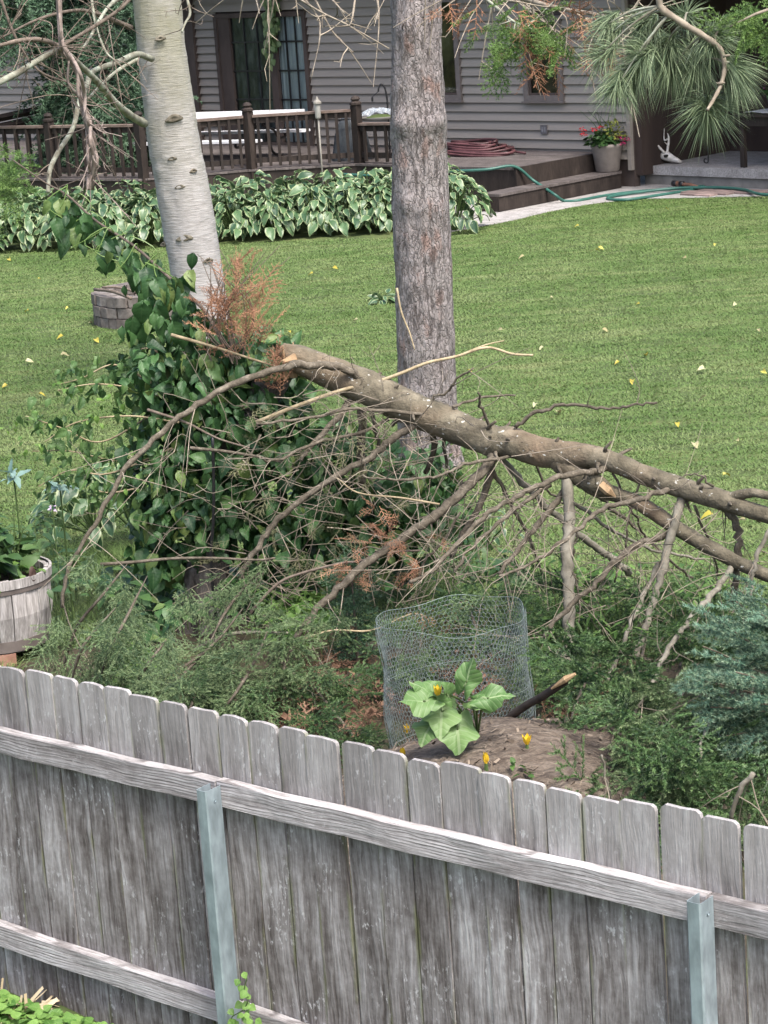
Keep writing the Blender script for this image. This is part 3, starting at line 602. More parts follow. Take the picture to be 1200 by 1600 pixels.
# patio table at the right edge
pt_ = G(1161, 262, ZS); ptb = thing('patio_table', 'dark brown wooden table on the slab at the right edge', 'table', pt_)
RTb = np.stack([sd, sn, [0, 0, 1.]], 1)
zt2 = at(1158, 178, pt_[1])[2]
m = MB(); m.box((-.1, -.1, zt2-.04-ZS), (2., .9, zt2-ZS), RTb, pt_); m.build('table_top', M_stain, ptb)
m = MB(); m.box((-.04, -.05, zt2-.19-ZS), (1.95, -.02, zt2-.042-ZS), RTb, pt_); m.box((-.04, -.02, zt2-.19-ZS), (-.01, .85, zt2-.042-ZS), RTb, pt_); m.build('apron', M_stain, ptb)
for x in (0, 1.8):
    for y in (0, .75): m = MB(); m.box((x-.045, y-.015, 0), (x+.045, y+.06, zt2-.0425-ZS), RTb, pt_); m.build('leg', M_stain, ptb)
m = MB()
P = [pt_+sd*(-.05+.2*i)+sn*.1+[0, 0, zt2-ZS+.012+.01*math.sin(i*2.)] for i in range(9)]
V = []; 
for i in range(9): V += [P[i]+sn*.02*math.sin(i), P[i]+sn*.5+[0, 0, .02*math.sin(i*1.3)]]
m.add(V, [(2*i, 2*i+2, 2*i+3, 2*i+1) for i in range(8)]); tag(m.build('table_cloth', M_white, None, True), 'white cloth lying along the top of the brown patio table', 'cloth')
tpl = pt_+sd*.35+sn*.45+[0, 0, zt2-ZS+.03]
fp = thing('potted_flowers', 'plum coloured flowers in a dark pot standing on the brown table', 'potted plant', tpl)
m = MB(); m.lathe([(0, 0), (.1, 0), (.14, .2), (.12, .2), (0, .18)], tpl, 14); m.build('pot', M_black, fp, True)
clump('foliage', tpl+[0, 0, .25], (.22, .22, .2), 90, LV_round, M_pleaf, fp, seed=31)
clump('flower', tpl+[0, 0, .32], (.22, .22, .18), 80, [leaf(.05, .05, 'ovate', .2, .2, 2, 2)], leafmat('plum_petal', (.08, .015, .05), (.2, .06, .13)), fp, seed=32)
dv = HO+wdir*(dm-.02)+wn_*.16; vt = thing('trailing_vine', 'trailing vine with round pale leaves hanging beside the patio door glass', 'vine', dv+[0, 0, 2.95]); r = np.random.default_rng(44); P = []
m = MB()
for s_, zb_ in ((-.05, 2.4), (.04, 2.2), (.1, 2.45), (.2, 2.75), (-.02, 2.4)):
    q0_ = dv+wdir*s_+[0, 0, 3.7]; q1_ = dv+wdir*(s_+.08*r.normal())+[0, 0, zb_]; K = crom([q0_, q0_*.5+q1_*.5+wdir*.05, q1_], 8); m.tube(K, .007, 4); P += [k_+r.normal(size=3)*[.05, .03, .05] for k_ in K for _ in range(2)]
m.build('stems', M_pleaf, vt, True, kind='stuff'); P = np.array(P)
scatter('leaves', [leaf(.13, .13, 'heart', .2, .3, seed=s) for s in range(3)], np.array([frame([.4*r.normal(), -.2, -1], wn_+r.normal(size=3)*.35+[0, 0, .3]) for _ in P]), P, r.uniform(.6, 1.1, len(P)), leafmat('trailing_leaf', (.07, .13, .05), (.2, .27, .12)), vt, 'stuff', seed=3, smooth=True)
# small curled iron foot of a plant hook on the slab
ih = G(1107, 256, ZS); m = MB(); m.tube(crom([ih+[.0, 0, .3], ih+[0, 0, .06], ih+[-.03, 0, .02], ih+[-.07, 0, .04], ih+[-.06, 0, .09], ih+[-.03, 0, .08]]), .012, 6)
tag(m.build('iron_scroll', M_tube, None, True), 'small curled black iron stand on the slab under the pine needles', 'iron stand')

# ------------------------------------------------------------------ hostas
M_hosta = leafmat('hosta_leaf', (.025, .068, .03), (.08, .15, .062), margin=(.23, .29, .145), rough=.42, spec=.55, trans=.2)
HL = [mesh_of('leaf', *leaf(.2, .13, 'ovate', .25, .75, 4, 5, 1.3, s)[:2], M_hosta, True, {'luv': leaf(.2, .13, 'ovate', .25, .75, 4, 5, 1.3, s)[2]}) for s in range(5)]
M_stem = plain('green_stem', (.06, .1, .03))
hcount = 0
def hosta(base, R, H, n, seed, label, group, sc=1.):
    r = np.random.default_rng(seed); t = thing('hosta', label, 'hosta', base, group=group); m = MB()
    for i in range(n):
        q = math.sqrt((i+.5)/n); a = i*2.399+r.normal()*.25; rr = R*q*(.92+.2*r.random()); h = H*(1-.75*q**2.2)*(.88+.24*r.random())+.03
        d = np.array([math.cos(a), math.sin(a), 0]); p = d*rr*.8+np.array([0, 0, h]); tip = unit(d+np.array([0, 0, .25-.95*q])+r.normal(size=3)*.28); nrm = np.array([0, 0, 1.])+d*.6*q+r.normal(size=3)*.32
        o = link('leaf', HL[int(r.integers(5))], t, mat4(p, frame(tip, nrm)*sc*(.65+.65*r.random())))
        if i % 3 == 0: m.tube(crom([base+[0, 0, .0], base+p*.5+[0, 0, .1*h], base+p], 2), .007, 4)
    m.build('stems', M_stem, t, kind='stuff'); return t
GH = 'variegated hostas in a row along the deck'
hrow = [(-30, 408), (38, 404), (104, 402), (168, 400), (232, 397), (300, 394), (366, 390), (430, 386), (494, 381), (556, 377), (604, 374)]
for i, (x, y) in enumerate(hrow):
    p = G(x, y-8)+[0, .55, 0]; hosta(p, .62, .7, 135, 100+i, ('white edged hosta in the front row between the birch and the conifer' if x > 270 else 'white edged hosta in the front row left of the birch trunk'), GH)
    p2 = G(x+30, y-8)+[0, 1.55, 0]; hosta(p2, .6, .8, 100, 200+i, ('white edged hosta in the back row under the deck railing between the trunks' if x > 250 else 'white edged hosta in the back row under the railing left of the birch'), GH)
hosta(G(712, 366)+[0, .4, 0], .66, .8, 130, 301, 'bright variegated hosta at the row\'s end beside the step', GH); hosta(G(690, 362)+[0, 1.6, 0], .62, .9, 80, 302, 'white edged hosta just right of the thick trunk', GH)
hosta(G(150, 868)+[0, .1, .12], .55, .5, 60, 303, 'white edged hosta beside the wooden barrel planter', None, .75); hosta(G(205, 855)+[0, .2, .1], .5, .5, 50, 304, 'white edged hosta tucked against the vine covered stump', None, .62)
hosta(G(105, 850)+[0, .6, 0], .42, .42, 36, 306, 'narrow leaved hosta behind the barrel planter', None, .5)
hosta(G(765, 868)+[0, .2, 0], .36, .3, 30, 305, 'small variegated hosta under the fallen trunk behind the wire cage', None, .36)

# ------------------------------------------------------------------ fire ring
M_block = nmat('ring_block', [(.3, (.1, .085, .075)), (.6, (.17, .15, .135)), (.8, (.23, .21, .2))], 5., rough=.95, bump=.5, rand=.22, fine=5)
fc = (G(150, 512)+G(350, 500))/2; fc = np.array([G(247, 500)[0], G(247, 512)[1]+.72, 0]); FR = .82
ring = thing('fire_ring', 'round fire pit built of three courses of tan grey blocks on the lawn', 'fire pit', fc)
nb = 16
for c in range(3):
    for i in range(nb):
        a0 = (i+.5*(c % 2))*2*math.pi/nb+.012; a1 = a0+2*math.pi/nb-.026; r0, r1 = FR-.24, FR-(.035 if c == 2 else .02)*rng.random()
        P = [(fc[0]+r_*math.cos(a), fc[1]+r_*math.sin(a)) for r_, a in ((r0, a0), (r1, a0), (r1+.012, (a0+a1)/2), (r1, a1), (r0, a1))]
        m = MB(); m.prism(P, .005+c*.135, (c+1)*.135-.008); m.build('block', M_block, ring)
M_ash = plain('ash', (.04, .036, .033), .95)
m = MB(); m.lathe([(0, .12), (FR-.25, .1)], fc, 20); m.build('ash_bed', M_ash, ring)
M_twig = nmat('twig_bark', [(.3, (.07, .055, .042)), (.7, (.16, .13, .105))], 20., rough=.9, rand=.25, tint=.45); M_pale = nmat('pale_stick', [(.3, (.19, .15, .09)), (.7, (.37, .31, .2))], 15., rough=.85, rand=.2)
for i, (a, b, w, lb) in enumerate((((148, 452), (205, 466), .022, 'dark stick leaning across the rim of the fire pit'), ((160, 449), (215, 457), .016, 'thinner bent stick lying on the fire pit behind the dark one'))):
    p, q = G(*a, .5 if i else .46), G(*b, .44); m = MB(); m.tube(crom([p, (p+q)/2+[0, 0, .03], q]), w, 5); tag(m.build('stick', M_twig, None, True), lb, 'stick')
# pale flat stones behind the birch are part of the ring's far rim
# small weed and fallen leaves on the lawn
wd_ = G(600, 473); we = thing('weed', 'small broad leaved weed growing on the open lawn left of the trunk', 'weed', wd_); clump('leaves', wd_+[0, 0, .03], (.16, .16, .1), 34, [leaf(.13, .07, 'ovate', .2, .5)], M_hosta, we, seed=40)
M_yel = leafmat('yellow_leaf', (.3, .25, .03), (.42, .38, .08), trans=.1); M_buff = leafmat('buff_leaf', (.26, .23, .11), (.36, .35, .2), trans=.1)
lm = [mesh_of('fallen_leaf', *leaf(.07, .05, 'ovate', .6, .9, 2, 3, .8, s)[:2], mt) for s in range(2) for mt in (M_yel, M_buff)]
spots = [(1155, 697), (1102, 583), (943, 667), (1058, 668), (838, 637), (1085, 700), (968, 571), (730, 584), (850, 548), (1104, 626), (905, 357), (1073, 408), (1118, 386), (930, 395), (935, 391), (820, 405), (560, 505), (490, 432), (108, 485), (140, 510), (205, 538), (12, 607), (60, 622), (100, 530), (45, 490), (15, 408), (95, 402), (60, 440), (150, 535), (520, 423), (452, 523), (640, 482), (870, 650), (1010, 560), (1150, 480), (1186, 520), (990, 600), (1130, 750), (1165, 820), (925, 830), (1115, 812), (30, 1015), (940, 520), (1040, 330), (780, 520), (1192, 585), (1000, 480), (860, 470), (380, 440), (95, 560), (40, 570)]
for i, (x, y) in enumerate(spots):
    k_ = int(rng.integers(4)); o = link('fallen_leaf', lm[k_], None, mat4(G(x, y)+[0, 0, .045], frame([rng.normal(), rng.normal(), .1], [.5*rng.normal(), -.3+.3*rng.normal(), 1])*(.7+.8*rng.random())))
    tag(o, ('small yellow' if k_ % 2 == 0 else 'small buff')+' fallen leaf on the '+('lawn left of the birch and vine' if x < 300 else 'upper lawn near the house' if y < 470 else 'lawn between the two trunks' if x < 640 else 'mown lawn right of the conifer trunk' if y < 620 else 'lawn just behind the fallen trunk'), 'fallen leaf', 'fallen leaves scattered over the lawn')
# ------------------------------------------------------------------ standing trees
def trunk_mesh(pts, knots, sides=40, rows=90, seed=1, rough=.03):
    """pts: [(x_px, y_px, width_px)], Y depth -> tapered trunk surface with lumps at the knots"""
    r = np.random.default_rng(seed); P = crom([p[0] for p in pts], 12); rad = np.interp(np.linspace(0, 1, len(P)), np.linspace(0, 1, len(pts)), [p[1] for p in pts])
    t = np.linspace(0, len(P)-1, rows); P = np.stack([np.interp(t, np.arange(len(P)), P[:, k]) for k in range(3)], 1); rad = np.interp(t, np.arange(len(rad)), rad)
    a = np.arange(sides)*2*math.pi/sides; nz = r.normal(size=(rows, sides)); nz = (nz+np.roll(nz, 1, 0)+np.roll(nz, -1, 0)+np.roll(nz, 2, 0))/2
    V = P[:, None, :]+np.stack([np.cos(a)[None]*rad[:, None]*(1+rough*nz), np.sin(a)[None]*rad[:, None]*(1+rough*nz), 0*nz], -1)
    for (c, rr, amp) in knots:
        d = np.linalg.norm(V-c, axis=-1); out = V-P[:, None, :]; out[..., 2] *= .2; V = V+out/np.linalg.norm(out, axis=-1, keepdims=True)*(amp*np.exp(-(d/rr)**2))[..., None]
    Fs = [(i*sides+j, i*sides+(j+1) % sides, (i+1)*sides+(j+1) % sides, (i+1)*sides+j) for i in range(rows-1) for j in range(sides)]
    return MB().add(V.reshape(-1, 3), Fs)
def pinebark():
    m, nt, b, o = newmat('pine_bark'); n = N(nt); v = n('TexCoord').outputs['Object']; vm = n.mapping(v, (1, 1, .5))
    vd = n('VectorMath', {0: vm, 1: n('VectorMath', {0: n('TexNoise', {'Vector': vm, 'Scale': 9.}).outputs[1], 'Scale': .2}, operation='SCALE').outputs[0]}, operation='ADD').outputs[0]
    vor = n('TexVoronoi', {'Vector': vd, 'Scale': 26.}, feature='DISTANCE_TO_EDGE').outputs[0]
    crack = n('MapRange', {0: n.math('ADD', vor, n.math('MULTIPLY', n.math('SUBTRACT', n.noise(vm, 22., 4), .5), .16)), 1: -.02, 2: .1}).outputs[0]; cell = n('TexVoronoi', {'Vector': vd, 'Scale': 30.}).outputs[1]
    base = n.ramp(n.noise(vm, 30., 5), [(.3, (.16, .138, .132)), (.5, (.25, .222, .216)), (.7, (.36, .325, .322))])
    red = n.mix(n('MapRange', {0: n.noise(vm, 7., 3), 1: .58, 2: .68}).outputs[0], base, (.25, .165, .14)); cc = red
    big_ = n.noise(vm, 4., 3); rid = n.noise(n.mapping(v, (1, 1, .22)), 26., 6, .7); crk2 = n('MapRange', {0: rid, 1: .36, 2: .46}).outputs[0]; cc = n.mix(n('MapRange', {0: big_, 1: .35, 2: .65, 4: .55}).outputs[0], cc, (.25, .235, .225)); c = n.mix(n('MapRange', {0: crack, 3: .55, 4: 1.}).outputs[0], (.13, .11, .1), cc); c = n.mix(n('MapRange', {0: crk2, 3: .45, 4: 1.}).outputs[0], (.085, .07, .062), c); nt.links.new(c, b.inputs['Base Color']); b.inputs['Roughness'].default_value = .9; b.inputs['Specular IOR Level'].default_value = .15
    h = n.math('ADD', n.math('ADD', n.math('MULTIPLY', crack, .5), crk2), n.math('MULTIPLY', n.noise(vm, 40., 5), .8)); nt.links.new(n.bump(h, .9, .02), b.inputs['Normal']); return m
def birchbark():
    m, nt, b, o = newmat('birch_bark'); n = N(nt); v = n('TexCoord').outputs['Object']
    lent = n.noise(n.mapping(v, (2.2, 2.2, 24)), 3.2, 5, .7); big = n.noise(n.mapping(v, (1, 1, .5)), 3., 4)
    c = n.ramp(lent, [(.28, (.16, .15, .14)), (.44, (.27, .26, .252)), (.58, (.34, .33, .325)), (.75, (.43, .42, .415))])
    sep = n('SeparateXYZ', {0: v}).outputs[2]; alg = n.math('MULTIPLY', n('MapRange', {0: sep, 1: 1.6, 2: 3.8}).outputs[0], n('MapRange', {0: big, 1: .3, 2: .6}).outputs[0])
    c = n.mix(n.math('MULTIPLY', alg, .65), c, (.19, .19, .11)); nt.links.new(c, b.inputs['Base Color']); b.inputs['Roughness'].default_value = .75; b.inputs['Specular IOR Level'].default_value = .2
    nt.links.new(n.bump(lent, .6, .02), b.inputs['Normal']); return m
M_pinebark, M_birch = pinebark(), birchbark()
YP = 20.8
W2R = lambda w, Y: w/2/F_PX*Y*1.02
pp = [(684, 790, 120), (676, 735, 104), (671, 690, 96), (668, 620, 91), (665, 520, 89), (661, 420, 87), (658, 330, 88), (655, 240, 84), (653, 190, 86), (652, 100, 76), (650, 0, 75), (647, -120, 72), (640, -320, 66)]
pine = thing('conifer_tree', 'thick straight conifer trunk with flaky grey bark standing on the lawn', 'tree', at(680, 735, YP)*[1, 1, 0])
kn = [(at(x, y, YP-.22), rr, am) for x, y, rr, am in ((630, 190, .09, .03), (668, 195, .09, .03), (696, 190, .12, .06), (636, 45, .1, .03), (634, 318, .08, .03), (670, 322, .09, .025), (650, 445, .1, .02), (700, 330, .1, .03), (620, 200, .1, .03), (627, 640, .15, .05), (650, 250, .1, -.01))]
tm = trunk_mesh([(at(x, y, YP), W2R(w, YP)) for x, y, w in pp], kn, 48, 130, 3, .022)
tr_o = tm.build('trunk', M_pinebark, pine, True)
M_knot = nmat('knot', [(.3, (.03, .024, .02)), (.7, (.1, .08, .07))], 30., rough=.95, rand=.1)
for x, y, s in ((636, 42, 11), (629, 193, 9), (668, 196, 8), (634, 316, 9), (669, 322, 10), (650, 445, 11), (692, 228, 7)):
    c = at(x, y, YP-W2R(82, YP)*math.sqrt(max(.05, 1-((x-654)/44)**2))*.97); m = MB(); nrm = unit(np.array([(x-654)/60, -1, 0])); s_ = s/F_PX*YP*.75
    P = [c+nrm*d for d in (-.03, .012, .006, -.012)]; m.tube(P, [s_*1.1, s_, s_*.6, s_*.2], 9); m.build('knot', M_knot, tr_o, True)
YB = 25.6
bp = [(336, 640, 112), (328, 575, 100), (318, 500, 88), (311, 455, 84), (303, 400, 84), (290, 320, 86), (279, 260, 84), (272, 225, 83), (262, 150, 80), (253, 80, 76), (245, 0, 76), (233, -100, 72), (210, -300, 66)]
bk = [(250, 60, 9), (272, 185, 14), (268, 248, 8), (248, 268, 8), (280, 292, 9), (256, 307, 6), (287, 372, 14), (303, 267, 7), (326, 407, 9), (254, 382, 9), (278, 404, 7)]
birch = thing('birch_tree', 'pale grey birch trunk with dark eye scars standing left on the lawn', 'tree', at(330, 575, YB)*[1, 1, 0])
bcx = lambda y: np.interp(y, [p[1] for p in bp[::-1]], [p[0] for p in bp[::-1]])
kn = [(at(x, y, YB-W2R(84, YB)*math.sqrt(max(.1, 1-((x-bcx(y))/42)**2))), .06, .012) for x, y, s in bk]
bt_o = trunk_mesh([(at(x, y, YB), W2R(w*.95, YB)) for x, y, w in bp], kn, 48, 130, 5, .012).build('trunk', M_birch, birch, True)
M_scar = nmat('bark_scar', [(.3, (.05, .042, .03)), (.6, (.16, .145, .11)), (.8, (.27, .25, .21))], 20., rough=.95, rand=.15)
for x, y, s in bk:
    dx = (x-bcx(y))/42; c = at(x, y, YB-W2R(84, YB)*math.sqrt(max(.05, 1-dx*dx))-.006); nrm = unit(np.array([dx*.9, -1, .0])); sd_ = np.array([-nrm[1], nrm[0], 0]); s_ = s/F_PX*YB*.6
    V, L = [], 14
    for rr, dd in ((1.4, -.022), (1., .0), (.55, -.004), (.15, -.016)):
        for k in range(L): a = k*2*math.pi/L; V.append(c+nrm*dd+sd_*math.cos(a)*s_*1.25*rr+np.array([0, 0, 1])*(math.sin(a)*(.62-.25*abs(math.cos(a)))-.22*math.cos(a)**2+.12*math.cos(a))*s_*rr)
    m = MB(); m.add(V, [(i*L+j, i*L+(j+1) % L, (i+1)*L+(j+1) % L, (i+1)*L+j) for i in range(3) for j in range(L)]+[tuple(range(3*L, 4*L))]); m.build('scar', M_scar, bt_o, True)
M_lichen = nmat('lichen_bark', [(.35, (.12, .11, .08)), (.55, (.23, .235, .185)), (.7, (.36, .4, .32))], 9., rough=.9, rand=.15, tint=.15, bump=.4)
M_vine = nmat('dry_vine', [(.3, (.11, .085, .07)), (.7, (.27, .225, .2))], 12., rough=.9, rand=.15, tint=.3)
def limb(px, w0, w1, Y0, Y1, mat, par, name='branch', sides=7, n=5, twigs=0, tl=.4, seed=0, wig=0., tw=.004, dirb=(0, 0, -.3), tmat=None):
    k = len(px); P = crom([at(x, y, Y0+(Y1-Y0)*i/max(1, k-1)) for i, (x, y) in enumerate(px)], n); r = np.random.default_rng(seed+k*7+int(px[0][0]))
    if wig: P[1:-1] += r.normal(size=(len(P)-2, 3))*wig
    rad = np.linspace(W2R(w0, Y0), W2R(w1, Y1), len(P)); rad = rad*(1+.06*r.normal(size=len(P)))
    o = MB().tube(P, rad, sides).build(name, mat, par, True)
    if twigs: addtwigs(P, twigs, tl, tmat or mat, o, r, tw, dirb)
    return o, P
def addtwigs(P, n, tl, mat, par, r, tw=.004, dirb=(0, 0, -.3), side=2, name='twigs'):
    m = MB(); T = np.gradient(P, axis=0)
    for i in range(n):
        j = int(r.integers(1, len(P))); t = unit(T[j]); d = unit(t*.7+r.normal(size=3)*.75+np.array(dirb)); L = tl*(.35+.9*r.random()); c = r.normal(size=3)*.34*L
        Q = [P[j], P[j]+d*L*.4+c*.3, P[j]+d*L*.75+c+np.array([0, 0, -.04*L]), P[j]+d*L+c*1.6+np.array([0, 0, -.1*L])]; Q = crom(Q, 3); tt = r.random()
        m.tube(Q, np.linspace(tw*1.2, tw*.45, len(Q)), 4, True, None, tt)
        for s in range(int(r.integers(0, side+1))):
            b = Q[int(r.integers(2, len(Q)-1))]; e = unit(d+r.normal(size=3)*.7); m.tube([b, b+e*L*.2+[0, 0, -.01], b+e*L*.42+r.normal(size=3)*.02], [tw*.7, tw*.55, tw*.35], 3, True, None, tt)
    return m.build(name, mat, par, kind='stuff')
Yb = YB-.3
limb([(237, 92), (213, 85), (185, 97), (145, 112), (134, 140), (124, 157), (114, 200), (92, 236), (78, 266), (75, 300)], 10, 7, Yb, Yb-3.0, M_lichen, birch, twigs=16, tl=.55, seed=1, tw=.005, tmat=M_twig)
limb([(226, 193), (205, 181), (178, 158), (150, 125), (115, 92), (95, 73)], 13, 8, Yb, Yb-2.2, M_lichen, birch, twigs=8, tl=.6, seed=2, tw=.005, tmat=M_twig)
limb([(97, 74), (67, 63), (33, 63), (-20, 76)], 8, 6, Yb-2.2, Yb-3, M_twig, birch, twigs=10, tl=.6, seed=3, tw=.005)
limb([(97, 74), (60, 94), (27, 114), (-25, 140)], 9, 10, Yb-2.2, Yb-3.2, M_lichen, birch, twigs=8, tl=.5, seed=4, tw=.005, tmat=M_twig)
limb([(215, 93), (187, 108), (163, 128), (134, 158)], 6, 4, Yb, Yb-1, M_lichen, birch, seed=5)
limb([(205, 43), (160, 25), (120, 16), (60, 30), (0, 60)], 8, 3, Yb, Yb-2, M_twig, birch, twigs=16, tl=.7, seed=6, tw=.005)
limb([(210, -20), (170, 10), (140, 60), (130, 75)], 7, 4, Yb, Yb-2, M_lichen, birch, twigs=10, tl=.6, seed=7, tw=.005, tmat=M_twig)
limb([(140, -20), (150, 40), (165, 80), (180, 95)], 5, 3, Yb-1, Yb-1.5, M_lichen, birch, twigs=8, tl=.6, seed=8, tw=.005, tmat=M_twig)
limb([(0, -5), (25, 60), (60, 110), (110, 130)], 5, 3, Yb-2, Yb-2, M_twig, birch, twigs=8, tl=.7, seed=9, tw=.005)
limb([(20, 120), (60, 95), (100, 70), (180, 20), (215, -15)], 5, 6, Yb-2, Yb-1, M_twig, birch, twigs=10, tl=.7, seed=10, tw=.005)
limb([(290, -10), (297, 20), (290, 35), (284, 50)], 5, 3, Yb-.3, Yb-.6, M_lichen, birch, twigs=6, tl=.3, seed=11, tw=.005, tmat=M_twig)
hv = thing('hanging_vine', 'tangled brown dry vine strands hanging from the birch branch at the left', 'vine', at(140, 300, Yb-2.6))
for k in range(6):
    r = np.random.default_rng(50+k); px = [(92+r.normal()*3, -20), (95, 40+8*k), (102+r.normal()*3, 75), (118+r.normal()*4, 110), (127+r.normal()*3, 148), (135+r.normal()*3, 185), (142+r.normal()*5, 220), (143+r.normal()*6, 255), (137+r.normal()*5, 296)]
    P = crom([at(x, y, Yb-2.6+.1*r.normal()) for x, y in px], 5); MB().tube(P, .011+.008*r.random(), 5).build('strand', M_vine, hv, True)
    if k < 3: addtwigs(P[len(P)//2:], 10, .32, M_vine, hv, r, .006, (0, 0, -.6))
limb([(108, 95), (106, 125), (112, 137), (125, 150)], 4, 3, Yb-2.6, Yb-2.6, M_vine, hv, 'strand')
# upper dead twigs and a spruce-green branch of the big conifer, upper right
M_deadtw = nmat('dead_twig', [(.3, (.12, .1, .075)), (.7, (.27, .235, .185))], 14., rough=.9, rand=.15, tint=.3)
limb([(652, -60), (600, -30), (520, -25), (430, -25), (380, -40)], 9, 4, YP, YP-2, M_deadtw, pine, 'branch', twigs=14, tl=.45, seed=21, tw=.006, dirb=(-.2, 0, -.7))
for px in ([(455, -10), (500, 18), (545, 40), (608, 76)], [(470, -10), (497, 28), (500, 50), (498, 72)], [(490, -5), (520, 50), (552, 82)], [(515, -5), (530, 12), (538, 21)], [(588, -10), (592, 18), (590, 30)], [(556, -10), (550, 30), (545, 40)]):
    limb(px, 4, 2, YP-1, YP-1.5, M_deadtw, pine, 'dead_twig', 5, 4, 3, .25, 22, tw=.005)
up = at(655, -130, YP)
SPR_S = [spray(s, .3, 8, .024, .0075, 260, .85, .1, .003) for s in range(5)]
M_ndl_bright = leafmat('needle_bright', (.05, .11, .025), (.12, .2, .05), tint=.3, rough=.55, tip=(.16, .26, .07)); M_rust = leafmat('needle_rust', (.13, .06, .03), (.3, .15, .085), rough=.8, trans=.1)
_, Pb = limb([(660, -140), (720, -70), (790, -15), (860, 10), (940, 25), (990, 45)], 11, 4, YP, YP-3, M_deadtw, pine, 'branch', twigs=70, tl=.55, seed=23, tw=.006, dirb=(.1, 0, -.45))
def boughspray(name, pxs, Y, jit, n, variants, mat, par, sc=(.7, 1.2), dirs=(0, -.3, -.5), seed=0, spread=1., djit=.7, up=1., kind='stuff', Yj=.3):
    """needle sprays clustered round points given in the photograph"""
    r = np.random.default_rng(seed); P, D = [], []
    for i in range(n):
        x, y = pxs[int(r.integers(len(pxs)))]; q = at(x+r.normal()*jit, y+r.normal()*jit*.8, Y+r.normal()*Yj); P.append(q); D.append(np.array(dirs)+r.normal(size=3)*djit)
    Rs = np.array([frame(d, np.array([0, 0, up])+r.normal(size=3)*.5) for d in D]); return scatter(name, variants, Rs, np.array(P), r.uniform(*sc, n), mat, par, kind, seed=seed)
limb([(755, -5), (780, 15), (800, 32), (830, 45)], 5, 3, YP-1.6, YP-2, M_lichen, pine, 'branch', twigs=8, tl=.3, seed=24, tw=.005)
boughspray('needles', [(752, 20), (775, 38), (800, 25), (825, 30), (850, 35), (785, 60), (815, 60), (845, 55), (775, 85), (800, 80), (868, 60), (840, 20), (862, 78), (790, 45), (765, 98), (830, 75), (765, 60)], YP-2, 9, 70, SPR_S, M_ndl_bright, pine, (.5, .95), (0, -.2, -.6), 25)
boughspray('dead_needles', [(800, 50), (820, 65), (830, 90), (845, 95), (860, 100), (870, 25), (900, 20), (930, 40), (915, 55), (945, 60), (890, 50), (880, 10), (935, 10), (920, 75), (925, 90), (857, 85), (812, 20), (700, 10), (730, 0)], YP-2.3, 9, 60, [spray(s, .3, 7, .014, .004, 170, .9, .2, .004) for s in range(4)], M_rust, pine, (.5, 1.1), (.1, -.2, -.6), 26)
# dark evergreens behind the deck railing, upper left
M_ndl_dark = leafmat('needle_dark', (.022, .058, .032), (.075, .135, .075), rough=.6, trans=.2)
M_trunk = nmat('dark_trunk', [(.3, (.05, .04, .033)), (.7, (.1, .085, .07))], 8., rough=.95)
BIG = [spray(s, .7, 9, .075, .024, 58, .8, .6, .008) for s in range(4)]
def evergreen(px, Y, base_z, h, R, n, seed, label, mat, zlo=.0):
    b = at(px, 200, Y); b[2] = 0; t = thing('evergreen_tree', label, 'tree', b); r = np.random.default_rng(seed)
    MB().tube([b, b+[.05, 0, h*.5], b+[0, 0, h]], [R*.09, R*.06, .02], 9).build('trunk', M_trunk, t, True)
    m = MB(); P, D = [], []
    for i in range(n):
        z = zlo+(h-zlo)*r.random()**1.25; rr = R*(1-(z/h)**1.3)*(.35+.65*math.sqrt(r.random())); a = r.random()*6.283; d = np.array([math.cos(a), math.sin(a), 0]); P.append(b+d*rr+[0, 0, z]); D.append(d+[0, 0, -.5]+r.normal(size=3)*.35)
        if i % 12 == 0: m.tube([b+[0, 0, z+.1], b+d*rr*.6+[0, 0, z+.1], b+d*rr+[0, 0, z-.05]], [.03, .02, .008], 4)
    m.build('limbs', M_trunk, t, kind='stuff')
    scatter('crown', BIG, np.array([frame(d, [0, 0, 1.]) for d in D]), np.array(P), r.uniform(.7, 1.3, n), mat, t, 'stuff', seed=seed); return t
evergreen(170, 45.2, 0, 6.5, 1.25, 560, 61, 'dark green evergreen behind the railing just left of the birch trunk', M_ndl_dark, .9)
evergreen(-35, 44.6, 0, 7., 2.3, 480, 62, 'taller dark evergreen with drooping boughs at the upper left corner', M_ndl_dark, 3.0)
# lattice panel beside the evergreen
lt0 = at(108, 190, 47.5); latt = thing('lattice_panel', 'dark wooden lattice panel behind the evergreen left of the birch', 'trellis', (lt0[0], lt0[1], ZD))
for s in (1, -1):
    for k in range(12):
        x0 = -.6+k*.22; p = np.array([lt0[0]+x0, lt0[1], ZD+.02]); q = p+np.array([s*1.1, 0, 1.45]); x_lo, x_hi = lt0[0], lt0[0]+1.5
        ts = [max(0, min(1, (xx-p[0])/(q[0]-p[0]))) for xx in (x_lo, x_hi)]; a, b = min(ts), max(ts)
        if b-a < .05: continue
        P, Q = p+(q-p)*a, p+(q-p)*b; d = unit(Q-P); w = np.cross(d, [0, 1, 0])*.03; yo = np.array([0, .012*s, 0]); V = [P-w+yo, P+w+yo, Q+w+yo, Q-w+yo]; V += [v+np.array([0, .01, 0]) for v in V]
        MB().add(V, [(0, 1, 2, 3), (7, 6, 5, 4), (0, 4, 5, 1), (1, 5, 6, 2), (2, 6, 7, 3), (3, 7, 4, 0)]).build('slat', M_stain, latt)
